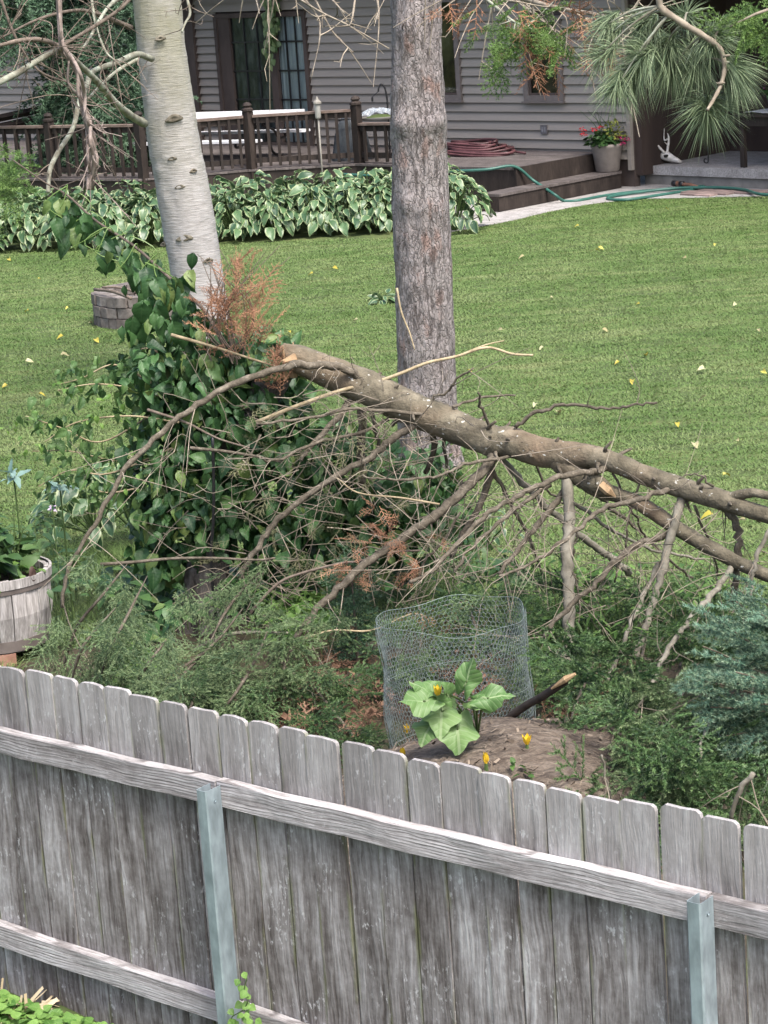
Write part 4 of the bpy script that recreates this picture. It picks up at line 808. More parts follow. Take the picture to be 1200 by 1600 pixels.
# long needled pine: trunk outside the frame on the right, one bough hanging into it
YN = 11.0; ptk = np.array([3.1, 11.4, 0]); lp = thing('pine_tree', 'long needled pine whose drooping grey bough hangs in at the upper right', 'tree', ptk)
MB().tube([ptk, ptk+[.05, 0, 3], ptk+[.1, 0, 7.5]], [.2, .17, .09], 14).build('trunk', M_pinebark, lp, True)
Pn = crom([ptk+[.05, 0, 5.6], at(1180, -190, YN+.1), at(1080, -70, YN), at(1030, 0, YN), at(1062, 33, YN), at(1098, 55, YN), at(1124, 75, YN), at(1132, 102, YN), at(1128, 128, YN-.02), at(1117, 152, YN-.05), at(1105, 172, YN-.1)], 5)
MB().tube(Pn, np.linspace(.021, .007, len(Pn))*(1+.12*np.sin(np.arange(len(Pn))*1.9)), 8).build('branch', M_deadtw, lp, True)
M_long = leafmat('long_needle', (.07, .115, .065), (.21, .27, .15), rough=.5, trans=.15, tint=.4)
def tuftneedles(seed, n=330, L=.2, droop=.5, cone=1.35, w=.0028, g=(0, 0, 0)):
    r = np.random.default_rng(seed); V, Fs = [], []
    for i in range(n):
        s = -.10*r.random(); a = r.random()*6.283; th = cone*(.15+.85*math.sqrt(r.random())); d = np.array([math.sin(th)*math.cos(a), math.cos(th), math.sin(th)*math.sin(a)]); l = L*(.6+.6*r.random()); g = np.asarray(g)
        p0 = np.array([0, s, 0]); p1 = p0+d*l*.55+g*l*.05; p2 = p0+d*l+g*l*.2; k = droop*l*.0
        sdv = unit(np.cross(d, r.normal(size=3)))*w/2; b = len(V); bend = np.array([0, .12*l, 0])
        V += [p0-sdv, p0+sdv, p1+sdv, p1-sdv, p2+bend*.6]; Fs += [(b, b+1, b+2), (b, b+2, b+3), (b+3, b+2, b+4)]
    return np.array(V), np.array(Fs), np.zeros((len(V), 3))
tufts = [((1105, 178), (-.15, -.6, -.9), 1.05, 430, 1.9), ((1038, 75), (-.5, -.5, -.5), 1.15, 420, 1.6), ((1050, 110), (-.1, -.5, -.8), 1.0, 300, 1.2), ((985, 120), (-.6, -.3, -.7), .95, 260, 1.3), ((962, 140), (-.3, -.3, -.9), .85, 240, 1.2), ((1000, 90), (-.7, -.3, -.3), .95, 240, 1.5), ((935, 90), (-.9, -.2, -.5), .8, 200, 1.3), ((1010, 60), (-.5, -.3, -.9), .9, 220, .9), ((945, 40), (-.8, -.2, -.7), .8, 200, 1.1), ((1090, 100), (-.1, -.4, -1), 1., 240, .9), ((1118, 70), (.3, -.4, -.5), .9, 260, 1.5), ((1147, 105), (.6, -.4, -.6), 1.0, 280, .9), ((1150, 120), (.2, -.4, -1), .95, 240, .7), ((1000, 40), (-.8, -.2, -.4), .8, 240, 1.4), ((950, 55), (-.8, -.1, -.5), .65, 160, 1.4), ((1075, 20), (.1, -.5, .2), .7, 200, 1.7), ((1125, 50), (.5, -.3, .3), .7, 200, 1.5)]
for i, ((x, y), d, s, nn_, cone) in enumerate(tufts):
    c = at(x, y, YN+.1+.08*math.sin(i)); j = int(np.argmin(np.linalg.norm(Pn-c, axis=1))); 
    Rf = frame(d, [0, .1, 1]); V, Fs, L = tuftneedles(70+i, int(nn_*1.15), .185*s, .4, cone*.92, g=Rf.T@np.array([0, 0, -1.])); me = mesh_of('needle_tuft', V, Fs, M_long, False, {'tint': np.repeat(np.random.default_rng(i).random(len(V)//5), 5)})
    o = link('needle_tuft', me, lp, mat4(tolocal(lp, c), Rf)); MB().tube(crom([Pn[j], (Pn[j]+c)/2+[0, 0, .02], c]), [.007, .005, .004], 5).build('shoot', M_lichen, o, True)
boughspray('needles', [(1150, 25), (1175, 10), (1195, 30), (1190, 8), (1165, 35), (1210, 20), (1200, 45), (1180, 28)], YN+.3, 7, 34, SPR_S, M_ndl_bright, lp, (.45, .75), (-.7, -.3, -.3), 95, djit=.4)
MB().tube([ptk+[.07, 0, 4.75], at(1230, 5, YN+.4), at(1180, 22, YN+.3), at(1140, 42, YN+.3)], [.018, .01, .007, .004], 6).build('branch', M_deadtw, lp, True)
for c_ in ((1130, 88), (1122, 131)):
    p = at(*c_, YN-.03); MB().tube([p, p+[.03, -.01, .004]], [.009, .004], 6).build('bud', M_deadtw, lp, True)
# ------------------------------------------------------------------ vine covered stump
ST = G(318, 985); M_stump = nmat('stump_bark', [(.3, (.035, .03, .026)), (.5, (.1, .09, .082)), (.72, (.24, .23, .22))], 10., (1, 1, .4), .95, .8, .03, rand=0, rand_off=False, fine=5)
stump = thing('tree_stump', 'grey standing stump of the snapped tree wrapped in dark climbing leaves', 'stump', ST)
sp = [(ST*[1, 1, 0]-[0, 0, .05], .2), (at(322, 930, ST[1]+.05), .15), (at(332, 820, 16.15), .14), (at(360, 700, 16.15), .14), (at(410, 620, 16.1), .14), (at(440, 565, 15.95), .13)]
trunk_mesh(sp, [], 26, 60, 9, .05).build('trunk', M_stump, stump, True)
M_wood = nmat('fresh_wood', [(.3, (.2, .13, .07)), (.7, (.4, .29, .17))], 18., (1, 1, .2), .8, rand=.1)
m = MB()
for k in range(9):
    a = k*.7; b = sp[-1][0]+np.array([.09*math.cos(a), .09*math.sin(a), -.1]); m.tube([b, b+[.02*math.cos(a), .02*math.sin(a), .12+.12*rng.random()]], [.03, .004], 4)
m.build('splinters', M_wood, stump)
bpole = [at(332, 680, 15.6), at(334, 760, 15.6), at(333, 820, 15.6), at(330, 880, 15.6)]
pl = thing('black_pipe', 'thin black pipe standing against the leafy stump', 'pipe', bpole[-1]*[1, 1, 0]); MB().tube(crom(bpole+[bpole[-1]*[1, 1, 0]]), .012, 6).build('pipe', M_tube, pl, True)
M_ivy = leafmat('vine_leaf', (.011, .04, .014), (.05, .12, .035), vein=(.07, .13, .05), yellow=(.13, .18, .05), rough=.5, spec=.4, trans=.2, vs=.4)
M_ivyl = leafmat('vine_leaf_light', (.05, .12, .02), (.14, .25, .05), vein=(.2, .3, .1), rough=.45, trans=.3)
LV = [leaf(.115, .085, 'heart', .45, .6, 4, 5, 1.3, s) for s in range(3)]+[leaf(.105, .06, 'ovate', .4, .5, 4, 5, 1.2, s) for s in range(3)]
LVm = [mesh_of('leaf', V, F_, M_ivy, True, {'luv': L}) for V, F_, L in LV]
vine = thing('climbing_vine', 'dense dark green climbing vine burying the snapped stump', 'vine', ST)
vr = np.random.default_rng(77)
blobs = [((280, 700), .34, .4, 80), ((300, 790), .38, .32, 90), ((250, 790), .2, .3, 40), ((390, 655), .4, .36, 100), ((450, 760), .48, .36, 105), ((560, 770), .36, .28, 70), ((650, 745), .3, .22, 50), ((310, 600), .34, .24, 60), ((250, 580), .26, .2, 36), ((470, 850), .42, .26, 80), ((360, 560), .3, .16, 40), ((330, 720), .38, .4, 90), ((600, 830), .3, .2, 50), ((520, 700), .3, .2, 45), ((255, 870), .14, .12, 14), ((700, 790), .2, .2, 28)]
blobs += [((350, 680), .22, .3, 60), ((400, 630), .2, .2, 40), ((335, 770), .2, .2, 45), ((320, 840), .14, .12, 14), ((430, 555), .16, .1, 34), ((400, 545), .16, .1, 26)]
LP_, LN_, LD_ = [], [], []
for (x, y), rx, rzz, n in blobs:
    c = at(x, y, 16.15); d = vr.normal(size=(int(n*2.), 3)); d[:, 1] = -np.abs(d[:, 1])*.9+.25*vr.random(len(d)); d /= np.linalg.norm(d, axis=1)[:, None]
    P = c+d*[rx, .45, rzz]*(.55+.5*vr.random(len(d)))[:, None]
    for p, v in zip(P, d):
        if p[2] < .12: continue
        LP_.append(p); nrm = v*.7+[0, -.3, .6]+vr.normal(size=3)*.5; LN_.append(nrm); LD_.append(np.array([v[0]*.6, v[1]*.3-.1, -.75])+vr.normal(size=3)*.5)
LP_, LN_, LD_ = np.array(LP_), np.array(LN_), np.array(LD_); order = np.argsort(LP_[:, 1]); LP_, LN_, LD_ = LP_[order], LN_[order], LD_[order]
for i in range(280):
    link('leaf', LVm[int(vr.integers(6))], vine, mat4(tolocal(vine, LP_[i]), frame(LD_[i], LN_[i])*vr.uniform(.5, 1.3)))
scatter('foliage', LV, np.array([frame(d, n) for d, n in zip(LD_[280:], LN_[280:])]), LP_[280:], vr.uniform(.5, 1.25, len(LP_)-280), M_ivy, vine, 'stuff', seed=5, smooth=True)
# a dark core of old leaves deep inside so the ground does not show through
core = []; 
for (x, y), rx, rzz, n in blobs: 
    c = at(x, y, 16.35); core.append(c+np.clip(vr.normal(size=(int(n*1.3), 3)), -1.7, 1.5)*[rx*.6, .22, rzz*.6])
core = np.concatenate(core); core = core[core[:, 2] > .05]
scatter('inner_foliage', LV, np.array([frame(vr.normal(size=3)+[0, 0, -.8], [vr.normal()*.6, -1, .5]) for _ in core]), core, 1.25, M_ivy, vine, 'stuff', seed=6, smooth=True)
M_outer = leafmat('outer_leaf', (.025, .07, .02), (.09, .17, .05), vein=(.12, .2, .07), rough=.5, trans=.3)
# sparse outer sprays of the vine to the left, with pale stems
m = MB(); P_, N_, D_ = [], [], []
for k, (px, Y) in enumerate((([(300, 640), (220, 610), (150, 600), (90, 610)], 16.1), ([(280, 660), (200, 650), (120, 660), (70, 690)], 15.9), ([(260, 720), (180, 720), (110, 705), (50, 705)], 16.2), ([(270, 700), (170, 740), (110, 735), (60, 760)], 16.0), ([(240, 600), (180, 570), (130, 590), (95, 600)], 16.3), ([(250, 640), (160, 690), (100, 670), (40, 650)], 16.1), ([(230, 760), (170, 770), (140, 760)], 16.), ([(300, 590), (235, 545), (200, 560)], 16.2))):
    Q = crom([at(x, y, Y) for x, y in px], 7); m.tube(Q, np.linspace(.008, .003, len(Q)), 4)
    for q in Q[3:]:
        for _ in range(2):
            P_.append(q+vr.normal(size=3)*.06); N_.append(np.array([0, -.5, .8])+vr.normal(size=3)*.5); D_.append(np.array([-.3, -.1, -.7])+vr.normal(size=3)*.5)
m.build('stems', M_pale, vine, kind='stuff')
scatter('outer_leaves', LV, np.array([frame(d, n) for d, n in zip(D_, N_)]), np.array(P_), vr.uniform(.4, .85, len(P_)), M_outer, vine, 'stuff', seed=8, smooth=True)
P_ = [at(x+vr.normal()*12, y+vr.normal()*8, 15.8) for x, y in ((165, 615), (225, 765), (50, 700), (30, 690), (545, 730), (535, 720), (60, 655), (20, 670), (150, 650), (190, 640), (700, 745), (720, 700), (650, 790), (590, 730), (120, 600), (80, 600)) for _ in range(5)]
scatter('young_leaves', LV, np.array([frame(np.array([-.2, 0, -.4])+vr.normal(size=3)*.6, [0, -.5, .9]) for _ in P_]), np.array(P_), vr.uniform(.25, .5, len(P_)), M_ivyl, vine, 'stuff', seed=9, smooth=True)
# long leafy shoot reaching up to the left
shoot = thing('vine_shoot', 'leafy vine shoot reaching up and left past the birch trunk', 'vine', ST)
Q = crom([at(x, y, Y) for x, y, Y in ((330, 500, 16.1), (310, 475, 16.3), (260, 430, 16.6), (210, 385, 16.9), (150, 345, 17.2), (105, 305, 17.4), (70, 285, 17.5), (20, 250, 17.5))], 8)
MB().tube(np.vstack([at(360, 560, 16), Q]), np.linspace(.014, .005, len(Q)+1), 6).build('stem', M_twig, shoot, True)
for k, q in enumerate(Q[:45]):
    pxq = proj(q)
    for _ in range(4 if pxq[0] > 190 else 3):
        off_ = np.array([vr.normal()*.06, vr.normal()*.12, -.03-abs(vr.normal())*(.17 if pxq[0] > 200 else .13)]); p = q+off_
        if pxq[0] < 80 and vr.random() < .6: continue
        link('leaf', LVm[int(vr.integers(6))], shoot, mat4(tolocal(shoot, p), frame(np.array([.1, -.2, -1])+vr.normal(size=3)*.35, np.array([vr.normal()*.5, -1, .35]))*vr.uniform(.75, 1.35)))
bl = [at(250+vr.normal()*26, 510+vr.normal()*22-abs(vr.normal())*10, 16.2+.1*vr.normal()) for _ in range(46)]+[at(265+vr.normal()*22, 455+vr.normal()*18, 16.4) for _ in range(26)]
for p in bl: link('leaf', LVm[int(vr.integers(6))], shoot, mat4(tolocal(shoot, p), frame(np.array([.1, -.2, -1])+vr.normal(size=3)*.3, np.array([vr.normal()*.5, -1, .35]))*vr.uniform(.9, 1.5)))
m = MB()
for k in range(12): q = Q[int(vr.integers(18, 44))]; m.tube(crom([q, q+[.04*vr.normal(), -.05, .05], q+[.12*vr.normal(), -.08, -.06], q+[.15*vr.normal(), -.08, -.2]]), .004, 4)
m.build('tendrils', M_ivyl, shoot, kind='stuff')
# feathery green shrub tip at the far left edge
fs = G(-20, 520); fst = thing('feathery_shrub', 'bright green feathery shrub tip at the left edge beside the hostas', 'shrub', fs)
boughspray('foliage', [(0, 270), (10, 290), (-15, 300), (15, 300), (5, 255), (-20, 330), (20, 285)], 19., 9, 60, [spray(s, .3, 8, .04, .008, 90, .9, .3, .003) for s in range(3)], M_ndl_bright, fst, (.6, 1.), (.3, -.1, .2), 90)
MB().tube([fs, at(-20, 400, 19.), at(-5, 290, 19.)], .014, 6).build('stem', M_stem, fst, True)

# ------------------------------------------------------------------ the fallen tree
def fallbark():
    m, nt, b, o = newmat('fallen_bark'); n = N(nt); v = n('TexCoord').outputs['Object']
    c = n.ramp(n.noise(v, 7., 6, .6), [(.3, (.062, .054, .036)), (.5, (.122, .107, .075)), (.7, (.2, .178, .13))])
    bl_ = n.noise(n.mapping(v, (1, 1.6, 1.6)), 5., 6, .75); c = n.mix(n('MapRange', {0: bl_, 1: .55, 2: .66, 4: .7}).outputs[0], c, (.055, .047, .036)); c = n.mix(n('MapRange', {0: n.noise(v, 1.7, 2), 1: .5, 2: .65, 4: .55}).outputs[0], c, (.175, .12, .078))
    sp_ = n('MapRange', {0: n.noise(n.mapping(v, (1, 1, 1.8)), 21., 3, .5), 1: .68, 2: .71}).outputs[0]; c = n.mix(sp_, c, (.42, .42, .38))
    fl = n('MapRange', {0: n.noise(v, 45., 2, .4), 1: .7, 2: .74, 4: .7}).outputs[0]; c = n.mix(fl, c, (.045, .036, .028))
    nt.links.new(c, b.inputs['Base Color']); b.inputs['Roughness'].default_value = .8; b.inputs['Specular IOR Level'].default_value = .25
    nt.links.new(n.bump(n.math('ADD', n.noise(v, 30., 6), n.math('MULTIPLY', bl_, -1.5)), .8, .015), b.inputs['Normal']); return m
M_fall = fallbark(); M_limb = nmat('limb_bark', [(.3, (.052, .044, .03)), (.55, (.1, .085, .064)), (.75, (.18, .16, .125))], 16., rough=.85, bump=.6, rand=.15, tint=.2, fine=4)
M_greylimb = nmat('grey_limb', [(.3, (.1, .092, .07)), (.7, (.23, .215, .175))], 14., rough=.9, bump=.5, rand=.12)
tree = thing('fallen_tree', 'snapped conifer trunk with bare branches lying from the stump down to the right', 'fallen tree', (0.6, 14.9, 0))
TY = lambda x: np.interp(x, [440, 880, 1240], [15.95, 14.95, 14.1])
mt_ = [(440, 548, 26), (468, 562, 44), (520, 584, 51), (570, 604, 54), (600, 618, 54), (625, 631, 53), (680, 653, 52), (745, 680, 50), (772, 690, 52), (800, 692, 48), (850, 707, 47), (900, 711, 40), (950, 719, 33), (1000, 740, 31), (1067, 763, 34), (1133, 783, 33), (1165, 795, 27), (1200, 806, 25), (1260, 830, 22)]
def trunkline(pts, seed, sides=26, rows=120, rough=.03):
    P = crom([at(x, y, TY(x)) for x, y, w in pts], 10); rad = np.interp(np.linspace(0, len(pts)-1, len(P)), np.arange(len(pts)), [W2R(w, TY(x)) for x, y, w in pts])
    r = np.random.default_rng(seed); nz = r.normal(size=(len(P), sides)); nz = (nz+np.roll(nz, 1, 0)+np.roll(nz, 2, 0)+np.roll(nz, -1, 0)+np.roll(nz, 1, 1))/2.2
    return MB().tube(P, rad, sides, True, rough*nz), P
mb_, PT = trunkline(mt_, 3); main = mb_.build('trunk', M_fall, tree, True)
mb_, P2 = trunkline([(872, 716, 40), (890, 728, 40), (915, 748, 36), (940, 766, 28), (970, 775, 22), (1000, 787, 25), (1040, 813, 25), (1080, 839, 24), (1120, 861, 24), (1150, 878, 22), (1200, 900, 20), (1260, 925, 18)], 4, 20); mb_.build('second_trunk', M_fall, tree, True)
mb_, _ = trunkline([(1130, 783, 22), (1150, 775, 17), (1175, 770, 15), (1200, 774, 14), (1260, 780, 12)], 6, 12); mb_.build('forked_limb', M_fall, tree, True)
r = np.random.default_rng(19)
for k in range(26):
    j = int(r.integers(4, len(PT)-6)); t = unit(PT[j+1]-PT[j]); d = r.normal(size=3); d = unit(d-t*(d@t)+[0, -.6, .3]); rr_ = np.interp(j/len(PT)*(len(mt_)-1), np.arange(len(mt_)), [W2R(w, 15) for _, _, w in mt_]); b = PT[j]+d*rr_*.9; L = .03+.09*r.random()
    MB().tube([b-d*.02, b+d*L*.3, b+d*L+t*L*.4], [.022, .012, .005+.004*r.random()], 6).build('stub', M_limb, tree, True)
# torn stub in the fork
q = [at(x, y, 14.75) for x, y in ((915, 745), (935, 757), (950, 768), (966, 780))]; MB().tube(q, [.065, .06, .05, .012], 9).build('broken_stub', M_fall, tree, True)
MB().tube([at(938, 757, 14.68), at(950, 767, 14.66), at(962, 777, 14.68)], [.028, .03, .006], 6).build('torn_wood', M_wood, tree)
MB().tube([at(462, 560, 15.78), at(440, 566, 15.75)], [.04, .012], 6).build('torn_wood', M_wood, tree)
def Yend(x, y, Y0):
    g = G(x, y, .12)[1]; return min(Y0, g) if y > 780 else Y0
BR = [  # path, w0, w1, dY, material, twigs
 ([(572, 600), (540, 578), (500, 569), (450, 573), (400, 587), (340, 612), (290, 645), (250, 680), (205, 720), (185, 750), (160, 800), (130, 850), (105, 895), (97, 950)], 13, 6, -.9, 0, 20),
 ([(553, 620), (530, 650), (490, 692), (470, 720)], 12, 7, -.2, 0, 8), ([(665, 655), (617, 683), (580, 713), (527, 742), (467, 783), (420, 827), (400, 860), (375, 905)], 13, 8, -.3, 0, 14),
 ([(775, 705), (765, 722), (735, 755), (690, 797), (650, 825), (600, 862), (560, 890), (520, 930), (480, 970), (455, 1015), (437, 1050)], 17, 10, -.9, 0, 26), ([(770, 715), (760, 760), (745, 800), (720, 840), (705, 870)], 13, 7, 0, 0, 8),
 ([(886, 735), (888, 800), (886, 860), (888, 920), (890, 980), (886, 1045)], 19, 18, -.1, 1, 10), ([(950, 728), (927, 737), (900, 740), (867, 747), (833, 763), (800, 780), (767, 800), (733, 830), (700, 867), (673, 893), (640, 910)], 11, 6, -.8, 0, 18),
 ([(860, 757), (833, 777), (800, 800), (767, 827), (733, 860), (710, 893)], 8, 5, -.5, 0, 12), ([(882, 765), (850, 807), (820, 843), (800, 867), (780, 897)], 11, 6, -.5, 0, 10),
 ([(1053, 760), (1000, 780), (950, 793), (917, 813), (890, 837), (850, 867), (817, 887), (780, 900)], 10, 4, -.6, 0, 14), ([(1042, 835), (1000, 850), (967, 873), (933, 910), (900, 937), (867, 973), (850, 995)], 12, 7, -.4, 0, 12),
 ([(1065, 778), (1053, 820), (1040, 870), (1030, 910), (1020, 940), (1010, 980), (995, 1020), (985, 1047)], 15, 9, -.2, 1, 20), ([(1120, 785), (1140, 800), (1152, 825), (1154, 860), (1150, 900), (1147, 942)], 13, 11, 0, 0, 8),
 ([(1143, 885), (1120, 920), (1093, 950), (1067, 983), (1040, 1020), (1020, 1063), (985, 1130), (970, 1162)], 11, 6, -.4, 1, 20), ([(1205, 826), (1183, 867), (1177, 900), (1173, 935)], 8, 6, -.1, 1, 6),
 ([(780, 712), (800, 737), (840, 777), (867, 803), (903, 833), (933, 857), (957, 873), (983, 897)], 11, 12, .5, 1, 8), ([(900, 743), (940, 780), (973, 810), (1013, 843), (1053, 880), (1083, 903)], 6, 4, .3, 0, 8),
 ([(895, 785), (950, 823), (1000, 850), (1033, 863), (1100, 873)], 6, 4, .2, 1, 8), ([(805, 668), (833, 647), (867, 635), (900, 632), (950, 638), (987, 633), (1027, 629)], 7, 4, -.1, 0, 3),
 ([(613, 665), (633, 647), (667, 627), (697, 613), (713, 593), (740, 575)], 6, 3, -.3, 0, 3), ([(770, 680), (753, 640), (747, 613)], 6, 3, -.2, 0, 0), ([(707, 636), (750, 622), (805, 618)], 5, 3, .2, 0, 1),
 ([(565, 640), (564, 700), (566, 760)], 15, 12, .2, 0, 3), ([(580, 645), (586, 670), (592, 705)], 8, 6, .1, 0, 0), ([(690, 668), (694, 690), (698, 730)], 7, 5, .2, 0, 0), ([(672, 665), (679, 700), (665, 738)], 12, 8, .2, 0, 2),
 ([(607, 655), (557, 677), (490, 693), (433, 720), (400, 713)], 6, 4, -.5, 0, 6), ([(690, 650), (560, 640), (470, 655), (400, 662)], 6, 4, -.2, 0, 8), ([(812, 712), (733, 723), (700, 740), (660, 748), (607, 750), (567, 743)], 6, 3, -.7, 0, 8),
 ([(1005, 740), (985, 800), (975, 860), (960, 910)], 4, 3, .1, 0, 8), ([(1085, 790), (1110, 850), (1120, 900)], 5, 3, .1, 0, 6), ([(957, 740), (990, 800), (1010, 845)], 4, 3, .3, 0, 5), ([(800, 700), (830, 720), (860, 770), (900, 800)], 5, 3, .3, 0, 5), ([(1115, 760), (1090, 742), (1060, 748)], 4, 2, 0, 0, 0), ([(1030, 880), (1000, 943), (980, 990), (947, 1072)], 9, 6, -.1, 1, 16), ([(900, 830), (895, 880), (905, 930), (930, 960)], 4, 3, 0, 0, 10),
 ([(720, 800), (690, 850), (660, 880), (655, 910)], 5, 4, -.2, 0, 6), ([(770, 735), (800, 790), (830, 850), (850, 900)], 7, 4, .3, 0, 8), ([(1010, 1087), (990, 1120), (973, 1158)], 5, 4, 0, 1, 5), ([(1123, 1090), (1110, 1130), (1097, 1165), (1082, 1235)], 6, 4, 0, 1, 6), ([(1177, 1208), (1153, 1243), (1143, 1280)], 9, 8, 0, 1, 4), ([(940, 1180), (948, 1220), (955, 1250)], 4, 3, 0, 1, 2)]
for i, (px, w0, w1, dY, mi, tw_) in enumerate(BR):
    Y0 = TY(px[0][0]); x1, y1 = px[-1]; Y1 = Yend(x1, y1, Y0+dY)
    if px[0][1] > 1050: Y0 = G(*px[0], .55)[1]; Y1 = G(*px[-1], .3)[1]
    limb(px, w0, w1, Y0-.02, Y1, (M_limb, M_greylimb)[mi], tree, 'branch', 8, 5, tw_, .42, 300+i, .006, .0028, (0, -.1, -.35), M_deadtw)
# snapped pale sticks resting on the trunk
for px, w, lb, mt2, dY in (([(400, 660), (467, 633), (533, 610), (587, 597), (627, 583), (667, 567), (713, 557), (760, 543), (800, 553), (833, 555)], 7, 'long pale peeled stick lying across the fallen trunk with a forked tip', M_pale, -.35), ([(267, 523), (310, 535), (350, 547), (400, 563), (440, 575)], 6, 'short pale stick poking out of the leaves under the rusty needles', M_pale, -.2), ([(297, 700), (350, 705), (400, 713), (440, 722)], 6, 'dark stick with a pale snapped end across the middle of the vine', M_limb, -.7), ([(157, 882), (213, 878), (267, 873), (333, 872), (400, 875), (430, 872)], 6, 'long reddish brown twig lying level in front of the stump', M_limb, -1.), ([(303, 1017), (333, 1000), (367, 990), (400, 988), (470, 990)], 8, 'curved grey branch end lying low in the green sprays left of centre', M_greylimb, -1.2), ([(390, 960), (400, 947), (433, 913), (467, 897), (533, 880), (560, 877), (613, 863), (657, 860)], 6, 'thin arching twig above the bright weeds left of the cage', M_twig, -1.), ([(620, 450), (627, 487), (640, 520), (648, 547)], 4, 'thin tan twig standing up in front of the thick trunk', M_pale, .2), ([(687, 788), (627, 778), (560, 770), (527, 747)], 4, 'pale tipped twig among the leaves below the fallen trunk', M_pale, -.8), ([(470, 1000), (520, 985), (580, 985), (640, 960), (665, 962)], 4, 'pale thin stick pointing at the wire cage', M_pale, -1.4), ([(230, 640), (290, 660), (340, 685), (390, 700)], 5, 'brown twig lying slanted on the upper leaves of the vine', M_twig, -.7)):
    Y = TY(px[0][0])+dY; s_ = link('fallen_stick', None); o = s_; bpy.data.objects.remove(s_)
    P = crom([at(x, y, Y-.01*i) for i, (x, y) in enumerate(px)], 5); m = MB().tube(P, np.linspace(W2R(w, Y), W2R(w*.55, Y), len(P)), 6)
    if len(px) == 10: m.tube(crom([at(713, 557, Y-.06), at(755, 540, Y-.06), at(788, 532, Y-.06)]), [.007, .005, .003], 5)
    tag(m.build('fallen_stick', mt2, None, True), lb, 'stick')
# dead rust needles still on the tree
M_rust2 = leafmat('rust_needles', (.17, .085, .05), (.42, .23, .14), rough=.85, trans=.1)
SPD = [spray(s, .26, 9, .016, .0034, 230, .9, .1, .003) for s in range(4)]
boughspray('dead_spray', [(375, 420), (365, 450), (380, 470), (390, 490), (360, 500), (385, 520), (345, 490), (400, 460), (375, 545), (400, 540), (350, 530), (330, 480), (410, 500), (440, 605), (435, 590), (330, 560)], 15.75, 9, 95, SPD, M_rust2, tree, (.5, 1.05), (.1, -.1, .9), 401, djit=.5, Yj=.1)
boughspray('dead_spray', [(585, 800), (590, 820), (560, 850), (550, 840), (615, 840), (625, 850), (640, 890), (655, 885), (545, 890), (530, 885), (685, 840), (660, 960), (640, 965), (600, 830), (575, 905), (740, 940)], 14.75, 6, 70, SPD, M_rust2, tree, (.3, .6), (-.3, -.3, -.3), 402, djit=.6, Yj=.1)
m = MB(); r = np.random.default_rng(9)
for k in range(16):
    b = at(370+r.normal()*18, 555+r.normal()*14, 15.8); m.tube(crom([b, b+[r.normal()*.08, -.02, .25], b+[r.normal()*.16, -.03, .5+.25*r.random()]]), [.006, .005, .002], 4)
m.build('dead_twigs', M_twig, tree, kind='stuff')
m = MB()
for k in range(190):
    x, y = r.uniform(240, 1120), 0; y = r.uniform(640, 980) if x < 800 else r.uniform(800, 1060)
    Y = min(TY(x)-.2-.4*r.random(), G(x, y, .1)[1]); b = at(x, y, Y); d = unit([r.normal(), r.normal()*.5, r.normal()*.4-.15]); L = .15+.3*r.random(); c = r.normal(size=3)*.12*L*2
    m.tube(crom([b, b+d*L*.5+c, b+d*L], 3), np.linspace(.0035, .0015, 7), 3, True, None, r.random())
for k in range(105):
    x, y = r.uniform(330, 740), r.uniform(610, 920); Y = 15.55-.25*r.random(); b = at(x, y, min(Y, G(x, y, .1)[1])); d = unit([r.normal(), -.1, r.normal()*.5]); L = .18+.35*r.random(); c = r.normal(size=3)*[.05, .02, .07]
    Q_ = crom([b, b+d*L*.35+c, b+d*L*.7+c*.5, b+d*L], 3); m.tube(Q_, np.linspace(.0042, .0015, len(Q_)), 3, True, None, r.random())
    for _ in range(2): q_ = Q_[int(r.integers(2, len(Q_)))]; m.tube([q_, q_+unit(d+r.normal(size=3)*.6)*.12], [.002, .001], 3, True, None, r.random())
m.build('twigs', M_deadtw, tree, kind='stuff')
boughspray('dry_sprays', [(x_, y_) for x_, y_ in zip(np.random.default_rng(4).uniform(340, 720, 60), np.random.default_rng(5).uniform(640, 900, 60))], 15.4, 14, 60, SPD, leafmat('dry_needles', (.09, .1, .05), (.2, .2, .11), rough=.8), tree, (.4, .9), (-.2, -.3, -.6), 405, djit=.7, Yj=.1)
